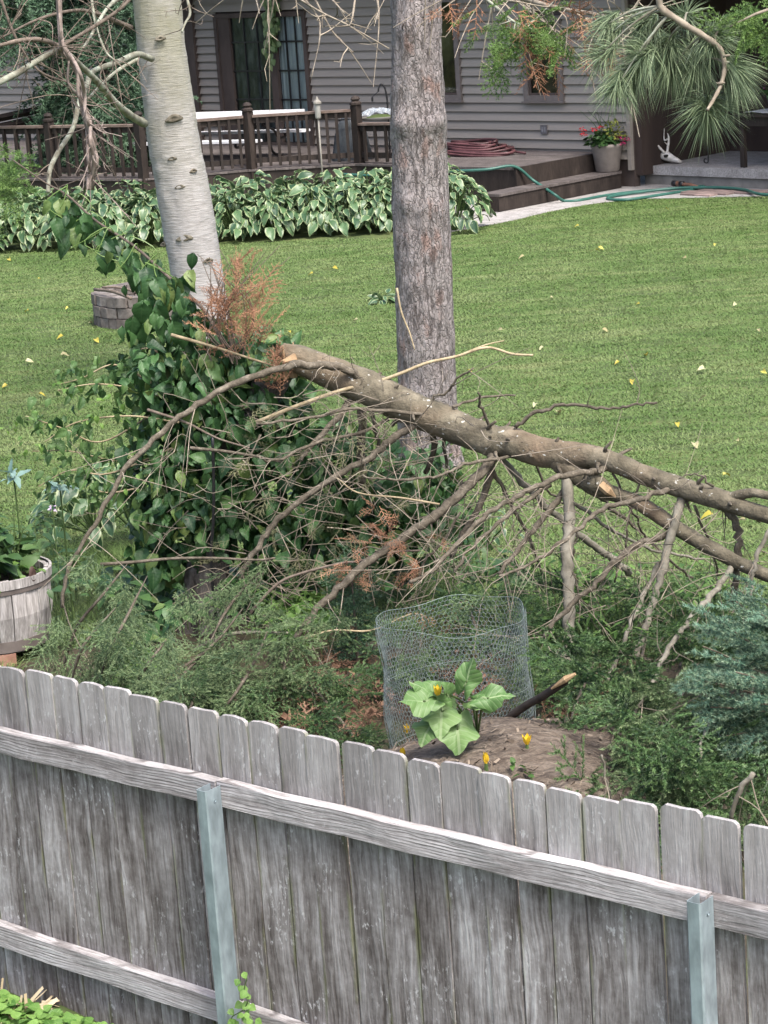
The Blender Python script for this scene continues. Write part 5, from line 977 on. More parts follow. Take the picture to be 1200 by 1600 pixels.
# green boughs: stems with their needles
M_hem = leafmat('needle_greygreen', (.036, .078, .035), (.135, .2, .092), rough=.55, trans=.25, tip=(.24, .31, .15)); M_spr = leafmat('needle_green', (.011, .038, .014), (.066, .13, .044), rough=.5, spec=.5, trans=.15, tip=(.14, .23, .08))
SPH = [spray(s, .25, 8, .0125, .0042, 480, .4, .3, .0022, .9, .3, .8) for s in range(6)]; SPF = [spray(s, .28, 7, .017, .0042, 640, .85, .12, .0025, .95, .2, .72) for s in range(6)]
def bough(px, zs, n, jit, vs, mat, seed, w=(7, 4), sc=(.6, 1.1), dirs=None, lim=None, zj=.08):
    r = np.random.default_rng(seed); K = crom([G(x, y, z) for (x, y), z in zip(px, zs)], 6)
    st = MB().tube(K, np.interp(np.linspace(0, 1, len(K)), [0, .25, .6, 1], [.003, .009, .011, .005]), 6).build('bough', M_limb, tree, True)
    T = np.gradient(K, axis=0); P, D = [], []; ctr = []
    for i in range(n):
        if i % 7 == 0: j = int(len(K)*r.random()**.8*.999); cp = K[j]+r.normal(size=3)*[jit*1.15, jit*1.15, zj]
        p = cp+r.normal(size=3)*.035; p[2] = max(p[2], .03+ghgt(p[0], p[1])); t = unit(unit(T[j])+[0, -.1, .12]); sd2 = np.array([-t[1], t[0], 0])*(1 if r.random() < .5 else -1)
        P.append(p); D.append((t*.7+sd2*.9+[0, -.15, -.2+.5*r.random()] if dirs is None else np.array(dirs))+r.normal(size=3)*.35)
    Rs = np.array([frame(d, np.array([0, -.25, 1])+r.normal(size=3)*.45) for d in D]); scatter('needles', vs, Rs, np.array(P), r.uniform(*sc, n), mat, st, 'stuff', seed=seed)
bd = [([(200, 880), (160, 930), (120, 980), (100, 1040)], (.6, .5, .35, .15)), ([(230, 900), (200, 960), (170, 1020), (150, 1080)], (.6, .5, .35, .1)), ([(180, 950), (130, 1010), (110, 1070)], (.5, .35, .15)), ([(260, 1000), (230, 1040), (200, 1090)], (.4, .3, .1))]
for i, (px, zs) in enumerate(bd): bough(px, [z*1.35 for z in zs], 54, .13, SPH, M_hem, 500+i, dirs=(-.15, -.35, -.75), zj=.14, sc=(.6, 1.2))
bd = [([(420, 880), (380, 920), (350, 960), (330, 1000)], (.75, .6, .5, .4)), ([(380, 950), (340, 1000), (290, 1040), (230, 1070)], (.6, .45, .35, .2)), ([(420, 980), (400, 1030), (370, 1080), (340, 1120)], (.5, .4, .3, .15)), ([(330, 1010), (280, 1060), (240, 1100)], (.4, .3, .1)), ([(450, 1010), (440, 1060), (420, 1110)], (.4, .3, .1)), ([(310, 1060), (300, 1100), (280, 1140)], (.3, .2, .1)), ([(480, 1060), (520, 1110), (560, 1160)], (.3, .2, .1))]
for i, (px, zs) in enumerate(bd): bough(px, zs, 54, .14, SPH if i < 1 else (SPH if i % 2 else SPF), M_hem if i < 5 else M_spr, 520+i)
rd = [([(890, 960), (870, 1020), (858, 1040), (856, 1055)], (.5, .4, .3, .1)), ([(950, 960), (930, 1030), (900, 1100), (890, 1140)], (.5, .45, .35, .15)), ([(1010, 960), (1000, 1040), (970, 1110), (950, 1180)], (.5, .5, .4, .25)), ([(1080, 960), (1060, 1050), (1030, 1130), (990, 1210)], (.5, .55, .45, .3)), ([(1140, 980), (1110, 1070), (1080, 1150), (1050, 1240)], (.5, .55, .45, .25)), ([(1190, 1040), (1160, 1120), (1130, 1190), (1110, 1270)], (.5, .5, .4, .2)), ([(1230, 1100), (1210, 1180), (1190, 1260)], (.5, .4, .2)), ([(1000, 1050), (970, 1090), (930, 1120), (900, 1130)], (.5, .45, .3, .15)), ([(1070, 1080), (1020, 1160), (990, 1210), (960, 1225)], (.5, .45, .3, .15)), ([(1120, 1130), (1070, 1200), (1030, 1245), (1000, 1260)], (.5, .4, .25, .1)), ([(1180, 1160), (1140, 1230), (1090, 1280)], (.45, .3, .1)), ([(1100, 900), (1060, 960), (1020, 1020)], (.5, .45, .4)), ([(980, 900), (940, 960), (900, 1000)], (.35, .35, .3)), ([(1170, 920), (1130, 980), (1090, 1040)], (.55, .5, .45)), ([(1000, 1170), (1040, 1220), (1090, 1250)], (.5, .4, .3)), ([(930, 1120), (990, 1160), (1060, 1180)], (.55, .5, .5))]
rd += [([(650, 930), (660, 980), (650, 1040)], (.35, .3, .15)), ([(720, 920), (740, 970), (760, 1030)], (.35, .3, .15)), ([(790, 905), (795, 940), (790, 980)], (.35, .3, .2))]
for i, (px, zs) in enumerate(rd):
    zs = [float(np.interp(y_+8*math.sin(i), [880, 1000, 1090, 1180, 1290], [.06, .1, .3, .36, .18])) for x_, y_ in px] if i < 16 else zs
    bough(px, zs, 42 if px[0][1] > 970 else 34, .19, SPF, M_spr if i % 5 else M_hem, 560+i, sc=(.7, 1.45), zj=.14)
# ------------------------------------------------------------------ living blue spruce at the right edge
M_blue = leafmat('needle_blue', (.035, .09, .06), (.13, .24, .17), rough=.5, trans=.25, tip=(.28, .37, .23))
SPB = [spray(s, .32, 8, .024, .0048, 420, .9, .15, .0035, .7, 1.) for s in range(5)]
bs0 = np.array([2.72, 12.5, 0]); bs = thing('blue_spruce', 'blue green spruce with layered drooping boughs at the right edge', 'tree', bs0)
MB().tube([bs0, bs0+[0, 0, 1.2], bs0+[0, 0, 2.4]], [.07, .05, .01], 9).build('trunk', M_trunk, bs, True)
r = np.random.default_rng(41); tips = [(1108, 962, 12.0), (1098, 1010, 11.9), (1092, 1062, 11.8), (1110, 1105, 11.8), (1135, 1150, 11.8), (1125, 985, 12.3), (1150, 940, 12.4), (1165, 910, 12.5), (1160, 1165, 11.7), (1150, 1050, 11.6), (1190, 960, 11.8), (1190, 1100, 11.6), (1120, 1040, 12.1)]
for k in range(44):
    if k < len(tips): x, y, Y = tips[k]; tip = at(x, y, Y); z0_ = tip[2]+.18
    else: a = -1.9+3.9*r.random() if k < 36 else r.random()*6.28; z0_ = .35+1.9*r.random(); L = 1.0*(1-z0_/2.6)+.12; tip = bs0+[L*math.cos(a), L*math.sin(a), z0_-.15]
    K = crom([bs0+[0, 0, z0_], bs0*.5+tip*.5+[0, 0, z0_*.5-tip[2]*.5+.09], tip], 6); st = MB().tube(K, np.linspace(.014, .004, len(K)), 5).build('bough', M_limb, bs, True)
    P, D = [], []; T = np.gradient(K, axis=0)
    for i in range(30):
        j = int(r.integers(2, len(K))); t = unit(T[j]); sd2 = np.array([-t[1], t[0], 0])*(1 if i % 2 else -1); P.append(K[j]+r.normal(size=3)*.025); D.append(t*1.0+sd2*.55+[0, 0, -.18]+r.normal(size=3)*.15)
    Rs = np.array([frame(d, [0, 0, 1.]) for d in D]); scatter('needles', SPB, Rs, np.array(P)-np.array([unit(d)*.16 for d in D]), r.uniform(.6, 1., 30), M_blue, st, 'stuff', seed=600+k)
# ------------------------------------------------------------------ undergrowth in the bed
def gplants(name, label, cat, px, n, variants, mat, seed, z=(.02, .25), sc=(.7, 1.2), jit=(16, 12), base=None):
    r = np.random.default_rng(seed); b = G(*px[0]); t = thing(name, label, cat, b); P = []
    for i in range(n): x, y = px[int(r.integers(len(px)))]; P.append(G(x+r.normal()*jit[0], y+r.normal()*jit[1], z[0]+(z[1]-z[0])*r.random()))
    P = np.array(P); Rs = np.array([frame(np.array([r.normal()*.8, -.4, r.normal()*.4]), np.array([r.normal()*.3, -.2, 1])) for _ in P]); scatter('foliage', variants, Rs, P, r.uniform(*sc, n), mat, t, 'stuff', seed=seed, smooth=True)
    m = MB()
    for p in P[::5]: g = p.copy(); g[2] = ghgt(p[0], p[1]); m.tube([g+[r.normal()*.03, 0, 0], p], .0035, 3)
    m.build('stems', M_stem, t, kind='stuff'); return t
M_weed = leafmat('weed_leaf', (.035, .09, .018), (.11, .2, .045), rough=.5, trans=.3); M_mid = leafmat('mid_leaf', (.02, .06, .02), (.07, .13, .04), rough=.5, trans=.25)
LVs = [leaf(.08, .05, 'ovate', .3, .4, 2, 3, .3, s) for s in range(3)]; LVm_ = [leaf(.12, .085, 'heart', .25, .4, 4, 4, .4, s) for s in range(3)]; LVn = [leaf(.16, .02, 'lance', .3, .6, 2, 4, .2, s) for s in range(3)]
gplants('fern_weeds', 'bright feathery weeds between the fallen branches left of the cage', 'weeds', [(450, 925), (470, 950), (430, 960), (490, 930), (455, 980), (500, 960), (420, 930), (480, 900)], 420, LVn+LVs, M_weed, 701, (.02, .4))
gplants('tall_weeds', 'loose mid green weeds and seedlings under the bare branches at the right', 'weeds', [(900, 880), (940, 920), (990, 900), (1040, 930), (1080, 920), (960, 960), (1010, 970), (900, 940), (860, 960), (860, 900), (1110, 900), (830, 930)], 520, LVn+LVs, M_weed, 709, (.02, .4), (.5, 1.1), (26, 18))
gplants('weeds', 'bright green low weeds right of the wire cage', 'weeds', [(850, 1030), (840, 1060), (870, 1050), (860, 1010), (900, 960), (930, 930), (960, 900), (880, 900)], 300, LVs, M_weed, 702, (.02, .25))
gplants('weeds', 'light green weeds at the foot of the left sprays by the fence', 'weeds', [(190, 1030), (215, 1045), (180, 1075), (240, 1035), (200, 1010)], 170, LVs, M_weed, 703, (.03, .2))
gplants('leafy_plant', 'mid green leafy plants at the foot of the stump', 'plant', [(240, 900), (220, 930), (260, 960), (230, 980), (280, 920), (200, 900), (330, 940), (380, 900), (560, 870), (620, 880), (480, 880)], 330, LVm_, M_ivy, 704, (.05, .4), (.6, 1.1))
gplants('leafy_plant', 'bushy green plants growing between the barrel and the stump', 'plant', [(80, 800), (100, 880), (130, 900), (90, 900), (180, 910), (60, 830)], 200, LVm_+LVs, M_mid, 705, (.05, .55), (.6, 1.1))
gplants('leafy_plant', 'fresh green leaves beneath the trunk behind the wire cage', 'plant', [(700, 820), (740, 850), (770, 880), (720, 880), (680, 870), (800, 900), (650, 900)], 280, LVm_+LVs, M_mid, 706, (.05, .4), (.5, .9))
# spruce sapling left of the cage
sg = G(560, 1045); sap = thing('spruce_sapling', 'small dark green spruce sapling standing left of the wire cage', 'sapling', sg); r = np.random.default_rng(8)
MB().tube([sg, sg+[0, 0, .7]], [.014, .004], 6).build('trunk', M_trunk, sap); P, D = [], []
for i in range(80): z = .08+.6*r.random(); a = r.random()*6.28; P.append(sg+[0, 0, z]); D.append([math.cos(a), math.sin(a), .35-.5*(.7-z)])
P += [sg+[0, 0, .6]]*6; D += [[.2*r.normal(), .2*r.normal(), 1] for _ in range(6)]
scatter('needles', [spray(s, .26, 6, .028, .008, 150, .9, .3, .003) for s in range(4)], np.array([frame(d, [0, -.3, 1]) for d in D]), np.array(P), r.uniform(.5, .95, len(P)), leafmat('sapling_needle', (.02, .055, .03), (.06, .12, .06), spec=.5), sap, 'stuff', seed=71)
# dead brown litter
lit = []; r = np.random.default_rng(12)
for x, y, n in ((480, 1080, 60), (540, 1110, 60), (450, 1120, 40), (590, 1080, 30), (720, 1050, 60), (750, 1090, 60), (700, 1000, 30), (860, 1120, 25), (520, 1040, 30), (640, 1100, 20), (930, 1090, 20), (950, 1060, 14)):
    for _ in range(n): lit.append(G(x+r.normal()*26, y+r.normal()*20, .03+.14*r.random()))
scatter('dead_litter', [spray(s, .2, 6, .016, .004, 130, .9, .3, .004) for s in range(4)]+[leaf(.1, .06, 'ovate', .5, .8, 2, 3, .5, s) for s in range(2)], rand_frames(len(lit), r, [[1, 0, .1]]*len(lit), 1.2), np.array(lit), r.uniform(.5, 1.1, len(lit)), leafmat('litter_brown', (.07, .035, .022), (.22, .13, .085), rough=.9, trans=.05), seed=72)
# broken log
lg = [at(823, 1102, 12.66), at(845, 1090, 12.56), at(872, 1072, 12.46), at(896, 1056, 12.4)]
log = thing('broken_log', 'broken dark branch with a split orange end beside the wire cage', 'log', lg[0]*[1, 1, 0]+[0, 0, .2]); MB().tube(crom([at(775, 1140, 12.85), at(800, 1118, 12.75)]+lg[:3]+[at(888, 1062, 12.42)]), [.021, .024, .022, .024, .02], 9).build('bark', nmat('wet_bark', [(.3, (.025, .02, .018)), (.7, (.07, .055, .045))], 12., rough=.7), log, True)
MB().tube([at(862, 1076, 12.44), at(884, 1061, 12.39), at(899, 1053, 12.37)], [.006, .02, .008], 7).build('split_wood', M_wood, log)
# ------------------------------------------------------------------ soil mound, wire cage, squash
M_soil = nmat('mound_soil', [(.3, (.06, .046, .036)), (.5, (.125, .1, .078)), (.7, (.19, .158, .128)), (.85, (.29, .245, .2))], 9., (1, 3, 1), .95, .9, .04, rand=0, rand_off=False, fine=5)
mc = np.array([.55, 12.2]); gx, gy = np.meshgrid(np.linspace(-1.35, 1.6, 110), np.linspace(-1.7, 1.45, 110)); rr = np.sqrt((gx/np.where(gx > 0, 1.35, 1.05))**2+(gy/1.3)**2)
gz = .43*np.clip(1-rr**1.5, 0, 1)**.9+.02*rng.random(gx.shape)*(rr < 1.05)+.015*np.sin(gx*9+gy*4)*(rr < 1); gz += ghgt(gx+mc[0], gy+mc[1])-.03*(rr > 1)
idx = np.arange(gx.size).reshape(gx.shape); Fm = np.stack([idx[:-1, :-1], idx[:-1, 1:], idx[1:, 1:], idx[1:, :-1]], -1).reshape(-1, 4)
mo = link('soil_mound', mesh_of('soil_mound', np.stack([gx+mc[0], gy+mc[1], gz], -1).reshape(-1, 3), Fm, M_soil, True)); mo['kind'] = 'structure'
def mz(x, y):
    a, b = x-mc[0], y-mc[1]; q = math.hypot(a/(1.35 if a > 0 else 1.05), b/1.3); return .43*max(0, 1-q**1.5)**.9+float(ghgt(x, y))
r = np.random.default_rng(33); P = []
for _ in range(1500):
    a, b = r.uniform(-1, 1.3), r.uniform(-1.4, 1.); x, y = a+mc[0], b+mc[1]; z = mz(x, y)
    if z > .04: P.append((x, y, z+.012))
P = np.array(P); chip = [(np.array([[-.004, 0, 0], [.004, 0, 0], [.003, .05, .004], [-.003, .05, .004]]), np.array([[0, 1, 2], [0, 2, 3]]), np.zeros((4, 3))), (np.array([[-.009, 0, 0], [.009, 0, 0], [.006, .03, .006], [-.006, .03, .006]]), np.array([[0, 1, 2], [0, 2, 3]]), np.zeros((4, 3)))]
scatter('mulch', chip, rand_frames(len(P), r, [[1, 0, .1]]*len(P), 1.), P, r.uniform(.4, 1.2, len(P)), leafmat('straw', (.08, .06, .045), (.21, .17, .13), rough=.9, trans=0), seed=3)
# chicken wire cage
M_wire = nmat('galvanised_wire', [(.3, (.13, .165, .16)), (.7, (.27, .32, .31))], 20., rough=.5, metal=.3, rand=0)
cc = np.array([.345, 13.1]); CR, CB, CH = .405, .05, .80
cage = thing('wire_cage', 'round chicken wire cage standing behind the squash plant on the mound', 'wire cage', (cc[0], cc[1], CB))
def cyl(u, v):   # u angle*R, v height -> world, the wall slightly dented
    a = u/CR; rad = CR*(1+.022*np.sin(3*a+v*6)+.025*np.sin(2*a+1)-.02*np.cos(v*11+2*a)+.015*np.sin(7*a+v*13)); return np.stack([cc[0]+rad*np.cos(a), cc[1]+rad*np.sin(a), CB+v+(.014*np.sin(2*a+.5)+.012*np.sin(5*a))*(v/CH)], -1)
ncol = 92; w = 2*math.pi*CR/ncol; hh = w*.62; V, Fs = [], []; wr = .0013
def wseg(p, q, rad=wr):
    d = unit(q-p); a = unit(np.cross(d, [.3, .5, .8])); b = np.cross(d, a); n = len(V)
    for e in (p, q):
        for k in range(3): t = k*2.0944; V.append(e+rad*(math.cos(t)*a+math.sin(t)*b))
    for k in range(3): Fs.append((n+k, n+(k+1) % 3, n+3+(k+1) % 3)); Fs.append((n+k, n+3+(k+1) % 3, n+3+k))
rows_ = int(CH/(hh*1.5))
for j in range(rows_):
    y0 = j*hh*1.5
    for i in range(ncol):
        o_ = (j % 2)*.5; u0 = (i+o_)*w; jt = lambda: r.normal()*.0015
        A, B, C_ = cyl(np.array(u0), np.array(y0)), cyl(np.array(u0+w/2), np.array(y0+hh*.5)), cyl(np.array(u0+w), np.array(y0)); D_ = cyl(np.array(u0+w/2), np.array(y0+hh*1.5))
        wseg(A, B); wseg(B, C_); wseg(B, D_, wr*1.6)
link_o = link('wire_mesh', mesh_of('wire_mesh', tolocal(cage, np.array(V)), np.array(Fs), M_wire), cage); link_o['kind'] = 'stuff'
for v, rad in ((0, .002), (CH, .0017), (CH*.5, .002)):
    a = np.linspace(0, 2*math.pi, 70); Pw = cyl(a*CR, np.full(70, v+.002)); MB().tube(Pw, rad, 5).build('rim_wire', M_wire, cage, True)
# loose overlapped edge of the mesh (denser on both sides)
for a0 in (math.pi*1.04, -.05):
    V, Fs = [], []
    for j in range(rows_):
        for i in range(3):
            u0 = (a0*CR+(i+(j % 2)*.5)*w*.8); sft = np.array([.012*math.cos(a0), -.006, .004]); A, B, C_ = [cyl(np.array(u0+k*w*.4), np.array(j*hh*1.5+(hh*.5 if k == 1 else 0)))+sft for k in (0, 1, 2)]; wseg(A, B); wseg(B, C_); wseg(B, cyl(np.array(u0+w*.4), np.array(j*hh*1.5+hh*1.5))+sft)
    q_ = link('overlap_mesh', mesh_of('overlap_mesh', tolocal(cage, np.array(V)), np.array(Fs), M_wire), cage); q_['kind'] = 'stuff'
boughspray('caught_twigs', [(640, 960), (660, 1020), (720, 940), (760, 930), (790, 920), (640, 1040), (800, 950), (700, 1000), (620, 1000)], 13.3, 10, 26, SPH, M_hem, None, (.4, .8), (-.2, -.2, -.6), 801)
# squash plant
M_sq = leafmat('squash_leaf', (.07, .16, .045), (.15, .25, .085), vein=(.25, .34, .17), rough=.5, trans=.3, vs=.9)
sq0 = np.array([.42, 12.3, 0]); sq0[2] = mz(sq0[0], sq0[1]); sq = thing('squash_plant', 'young squash plant with big light green lobed leaves in front of the cage', 'squash plant', sq0)
def bigleaf(l, w, seed):
    r_ = np.random.default_rng(seed); V, L, Fs = [(0, .28*l, -.02)], [(0, .3, 0)], []; n = 30; per = r_.random(5)*.08
    for ring, f in ((1, .5), (2, 1.)):
        for k in range(n):
            a = -math.pi/2+2*math.pi*k/n; lob = 1+.13*math.cos(5*(a-math.pi/2))+.03*math.cos(13*a+seed); notch = 1-.62*math.exp(-((a+math.pi/2+(0 if k < n/2 else -2*math.pi))/.22)**2)
            x, y = math.cos(a)*w/2*lob*notch*f, .36*l+math.sin(a)*l*.6*lob*notch*f-(.08*l if ring == 1 else 0)*0; z = .026*math.sin(3*a+seed)*f*f-.14*l*(f**2)+.016*abs(math.sin(2.5*a))*f+.008*math.sin(11*a+seed)*(f > .9)
            V.append((x, y, z)); L.append((x/(w/2), max(0, y/l), 0))
    for k in range(n):
        k2 = (k+1) % n; Fs.append((0, 1+k, 1+k2)); Fs += [(1+k, 1+n+k, 1+n+k2), (1+k, 1+n+k2, 1+k2)]
    return np.array(V), np.array(Fs), np.array(L, float)
leaves = [((690, 1112), .215, .2, (-.1, -.8, -.6), (.05, -.75, .7)), ((715, 1140), .2, .21, (.0, -.8, -.7), (.0, -.8, .6)), ((660, 1093), .2, .17, (-.9, -.3, .1), (-.1, -.6, .9)), ((668, 1075), .17, .13, (-.8, -.2, .3), (.1, -.5, .9)), ((728, 1062), .2, .13, (.35, -.1, .9), (-.4, -.8, .3)), ((765, 1088), .2, .13, (.95, -.2, .1), (.1, -.7, .8)), ((672, 1132), .18, .17, (-.5, -.6, -.6), (-.3, -.8, .5)), ((745, 1098), .13, .1, (.7, -.4, -.2), (0, -.6, .8)), ((700, 1085), .14, .11, (-.2, -.4, .5), (0, -.8, .6))]
for i, ((x, y), l, w_, d, nr) in enumerate(leaves):
    V, F_, L = bigleaf(l, w_, i); c = at(x, y, 12.12-.04*(i % 3)); Rf = frame(d, nr); o = link('leaf', mesh_of('leaf', V, F_, M_sq, True, {'luv': L}), sq, mat4(tolocal(sq, c-Rf[:, 1]*l*.36), Rf))
    st0 = sq0+[0, 0, .0]; MB().tube(crom([st0, st0*.5+c*.5+[0, 0, .07], c-Rf[:, 1]*l*.05-Rf[:, 2]*.012]), .006, 5).build('stalk', M_stem, sq, True)
M_sqf = leafmat('squash_petal', (.6, .4, .02), (.72, .5, .04), trans=.2); LVp = [leaf(.06, .03, 'ovate', .35, -.4, 2, 3, .2, s) for s in range(2)]
def blossom(c, par=None, label=None, sc=1., closed=.35, seed=0):
    r_ = np.random.default_rng(seed); t = par or thing('squash_blossom', label, 'flower', c)
    Rs, P = [], []
    for k in range(5): a = k*1.2566+r_.random()*.3; d = np.array([math.cos(a)*closed, math.sin(a)*closed-.15, 1.]); Rs.append(frame(d, -np.array([math.cos(a), math.sin(a), -.2]))); P.append(np.asarray(c)+[.008*math.cos(a), .008*math.sin(a), .03*sc])
    scatter('petals' if par is None else 'blossom', LVp, np.array(Rs), np.array(P), sc, M_sqf, t, None, seed=seed, smooth=True)
    if par is None: MB().tube([np.asarray(c)-[0, 0, .01], np.asarray(c)+[0, 0, .035*sc]], [.012*sc, .009*sc], 6).build('stalk', M_stem, t)
blossom(at(685, 1096, 12.08), sq, None, 1., .5, 1)
for (x, y), lb, s_, cl, Y in (((636, 1154), 'yellow squash blossom left of the plant at the foot of the cage', 1.0, .5, 12.75), ((630, 1192), 'folded yellow squash blossom just above the fence top left on the mound', 1., .3, 12.2), ((760, 1203), 'upright trumpet shaped yellow squash blossom on the bare soil', 1.1, .28, 12.0), ((824, 1172), 'faded pale yellow squash blossom at the right foot of the cage', 1., .6, 12.9)):
    c = G(x, y, .2)
    for _ in range(20): c = G(x, y, mz(c[0], c[1])+.005)
    blossom(c, None, lb, s_, cl, int(x))
for x, y in ((822, 1218), (805, 1205)):
    c = G(x, y, .2)
    for _ in range(20): c = G(x, y, mz(c[0], c[1])+.005)
    t = thing('seedling', 'tiny green seedling on the right slope of the soil mound' if x == 822 else 'smaller green sprout beside the seedling on the soil mound', 'seedling', c); clump('leaves', c+[0, 0, .02], (.03, .02, .03), 7, LVs, M_weed, t, (.5, .7), seed=int(x), kind=None)
# ------------------------------------------------------------------ barrel planter
M_barrel = nmat('barrel_stave', [(.3, (.16, .15, .14)), (.55, (.3, .285, .275)), (.75, (.42, .41, .4))], 7., (3, 3, .35), .9, .4, rand=.15, fine=4)
M_band = nmat('barrel_band', [(.3, (.07, .058, .052)), (.7, (.14, .12, .11))], 6., rough=.8, rand=.1)
BRt, BRb, BZ0, BZ1 = .37, .325, .10, .60; bc = at(78, 868, 15.8)*[1, 1, 0]-np.array([BRt+.02, 0, 0])
bar_ = thing('barrel_planter', 'weathered grey half barrel planter at the left edge by the fence', 'planter', bc)
ns = 22
for k in range(ns):
    a0, a1 = k*2*math.pi/ns+.008, (k+1)*2*math.pi/ns-.008; V = []; jt = .004*rng.normal()
    for z, Rr in ((BZ0, BRb), ((BZ0+BZ1)/2, (BRt+BRb)/2+.025), (BZ1+.004*rng.normal(), BRt)):
        for rr_, aa in ((Rr+jt, a0), (Rr+jt, a1), (Rr-.028, a1), (Rr-.028, a0)): V.append((bc[0]+rr_*math.cos(aa), bc[1]+rr_*math.sin(aa), z))
    Fs = [(0, 3, 2, 1), (8, 9, 10, 11)]+[(4*i+j, 4*i+(j+1) % 4, 4*i+4+(j+1) % 4, 4*i+4+j) for i in range(2) for j in range(4)]; MB().add(V, Fs).build('stave', M_barrel, bar_)
for z0_, z1_, R0_, mt3 in ((BZ1-.085, BZ1-.05, BRt+.012, M_band), (BZ0+.01, BZ0+.085, BRb+.02, M_band), (BZ1-.05, BZ1+.012, BRt+.02, M_barrel)):
    m = MB(); m.lathe([(R0_-.014, z0_), (R0_, z0_), (R0_+.003, z1_), (R0_-.014, z1_)], bc, 40); m.build('hoop' if mt3 is M_band else 'rim', mt3, bar_)
m = MB(); m.lathe([(0, BZ1-.09), (BRt-.03, BZ1-.1)], bc, 24); m.build('soil', M_soil, bar_)
hx = at(66, 900, bc[1]-.3); dirn = unit((hx-bc)*[1, 1, 0]); kc = bc+dirn*((BRt+BRb)/2+.028); kc[2] = hx[2]; sdn = np.array([-dirn[1], dirn[0], 0])
V = []
for rr_, dd in ((1., 0.004), (.8, .016), (.3, .01)):
    for k in range(12): a = k*.5236; V.append(kc+dirn*dd+sdn*.032*rr_*math.cos(a)+np.array([0, 0, .058*rr_*math.sin(a)]))
MB().add(V, [(i*12+j, i*12+(j+1) % 12, (i+1)*12+(j+1) % 12, (i+1)*12+j) for i in range(2) for j in range(12)]+[tuple(range(24, 36))]).build('knot', plain('dark_knot', (.05, .028, .022), .7), bar_, True)
br0 = G(28, 985); bk_ = thing('brick', 'reddish brick propping up the barrel planter', 'brick', br0); m = MB(); Rk = rz(.3); m.box((-.11, -.05, 0), (.11, .05, .1), Rk, (bc[0]+.02, bc[1]-.3, 0)); m.build('block', nmat('red_brick', [(.3, (.2, .1, .07)), (.7, (.33, .2, .15))], 10., rough=.95, rand=0), bk_)
m = MB(); m.box((-.25, -.045, 0), (.35, .045, .1), rz(.1), (bc[0]-.15, bc[1]+.15, 0)); tag(m.build('wood_block', M_stain), 'dark timber offcut lying under the back of the barrel planter', 'timber')
pb = at(-20, 985, 15.3); m = MB(); m.tube([G(-60, 985, .03), G(10, 965, .05), G(62, 938, .09)], [.035, .033, .03], 4); tag(m.build('wood_strip', M_pale, None), 'pale wooden strip lying on the ground in front of the barrel', 'timber')
r = np.random.default_rng(6); bpth = thing('planter_plants', 'bushy green leaves spilling over the rim of the barrel planter', 'plant', bc+[0, 0, BZ1-.09])
clump('foliage', bc+[-.1, 0, .6], (.36, .36, .42), 330, LVm_, M_mid, bpth, (.7, 1.25), seed=91); clump('low_foliage', bc+[0, 0, .55], (.38, .38, .15), 90, LVs, M_weed, bpth, seed=92)
m = MB()
for k in range(14): p = bc+[r.normal()*.1, r.normal()*.1, BZ1-.1]; m.tube([p, p+[r.normal()*.14, r.normal()*.1, .4]], .005, 4)
m.build('stems', M_stem, bpth, kind='stuff')
M_bluel = leafmat('blue_leaf', (.14, .24, .21), (.24, .36, .32), rough=.6, trans=.15)
for (x, y), lb in (((22, 750), 'pale blue green serrated leaf cluster above the barrel at the left edge'), ((94, 766), 'second pale blue green leaf cluster nearer the fallen branch')):
    c = at(x, y, 16.2); t = thing('blue_leaf_plant', lb, 'plant', c*[1, 1, 0]); MB().tube([c*[1, 1, 0], c], .006, 4).build('stem', M_stem, t); clump('leaves', c, (.05, .04, .07), 12, [leaf(.1, .05, 'lobed', .3, .3, 2, 5, .4, s) for s in range(2)], M_bluel, t, (.7, 1.1), seed=int(x), kind=None)
c = at(82, 797, 15.9); t = thing('hosta_flower', 'tiny lilac flower spike above the small hostas', 'flower', c*[1, 1, 0]); MB().tube([c*[1, 1, 0], c], .004, 4).build('stem', M_stem, t); clump('petals', c, (.015, .015, .03), 12, LV_pet, leafmat('lilac', (.4, .3, .45), (.5, .4, .55)), t, (.6, .9), seed=3, kind=None)
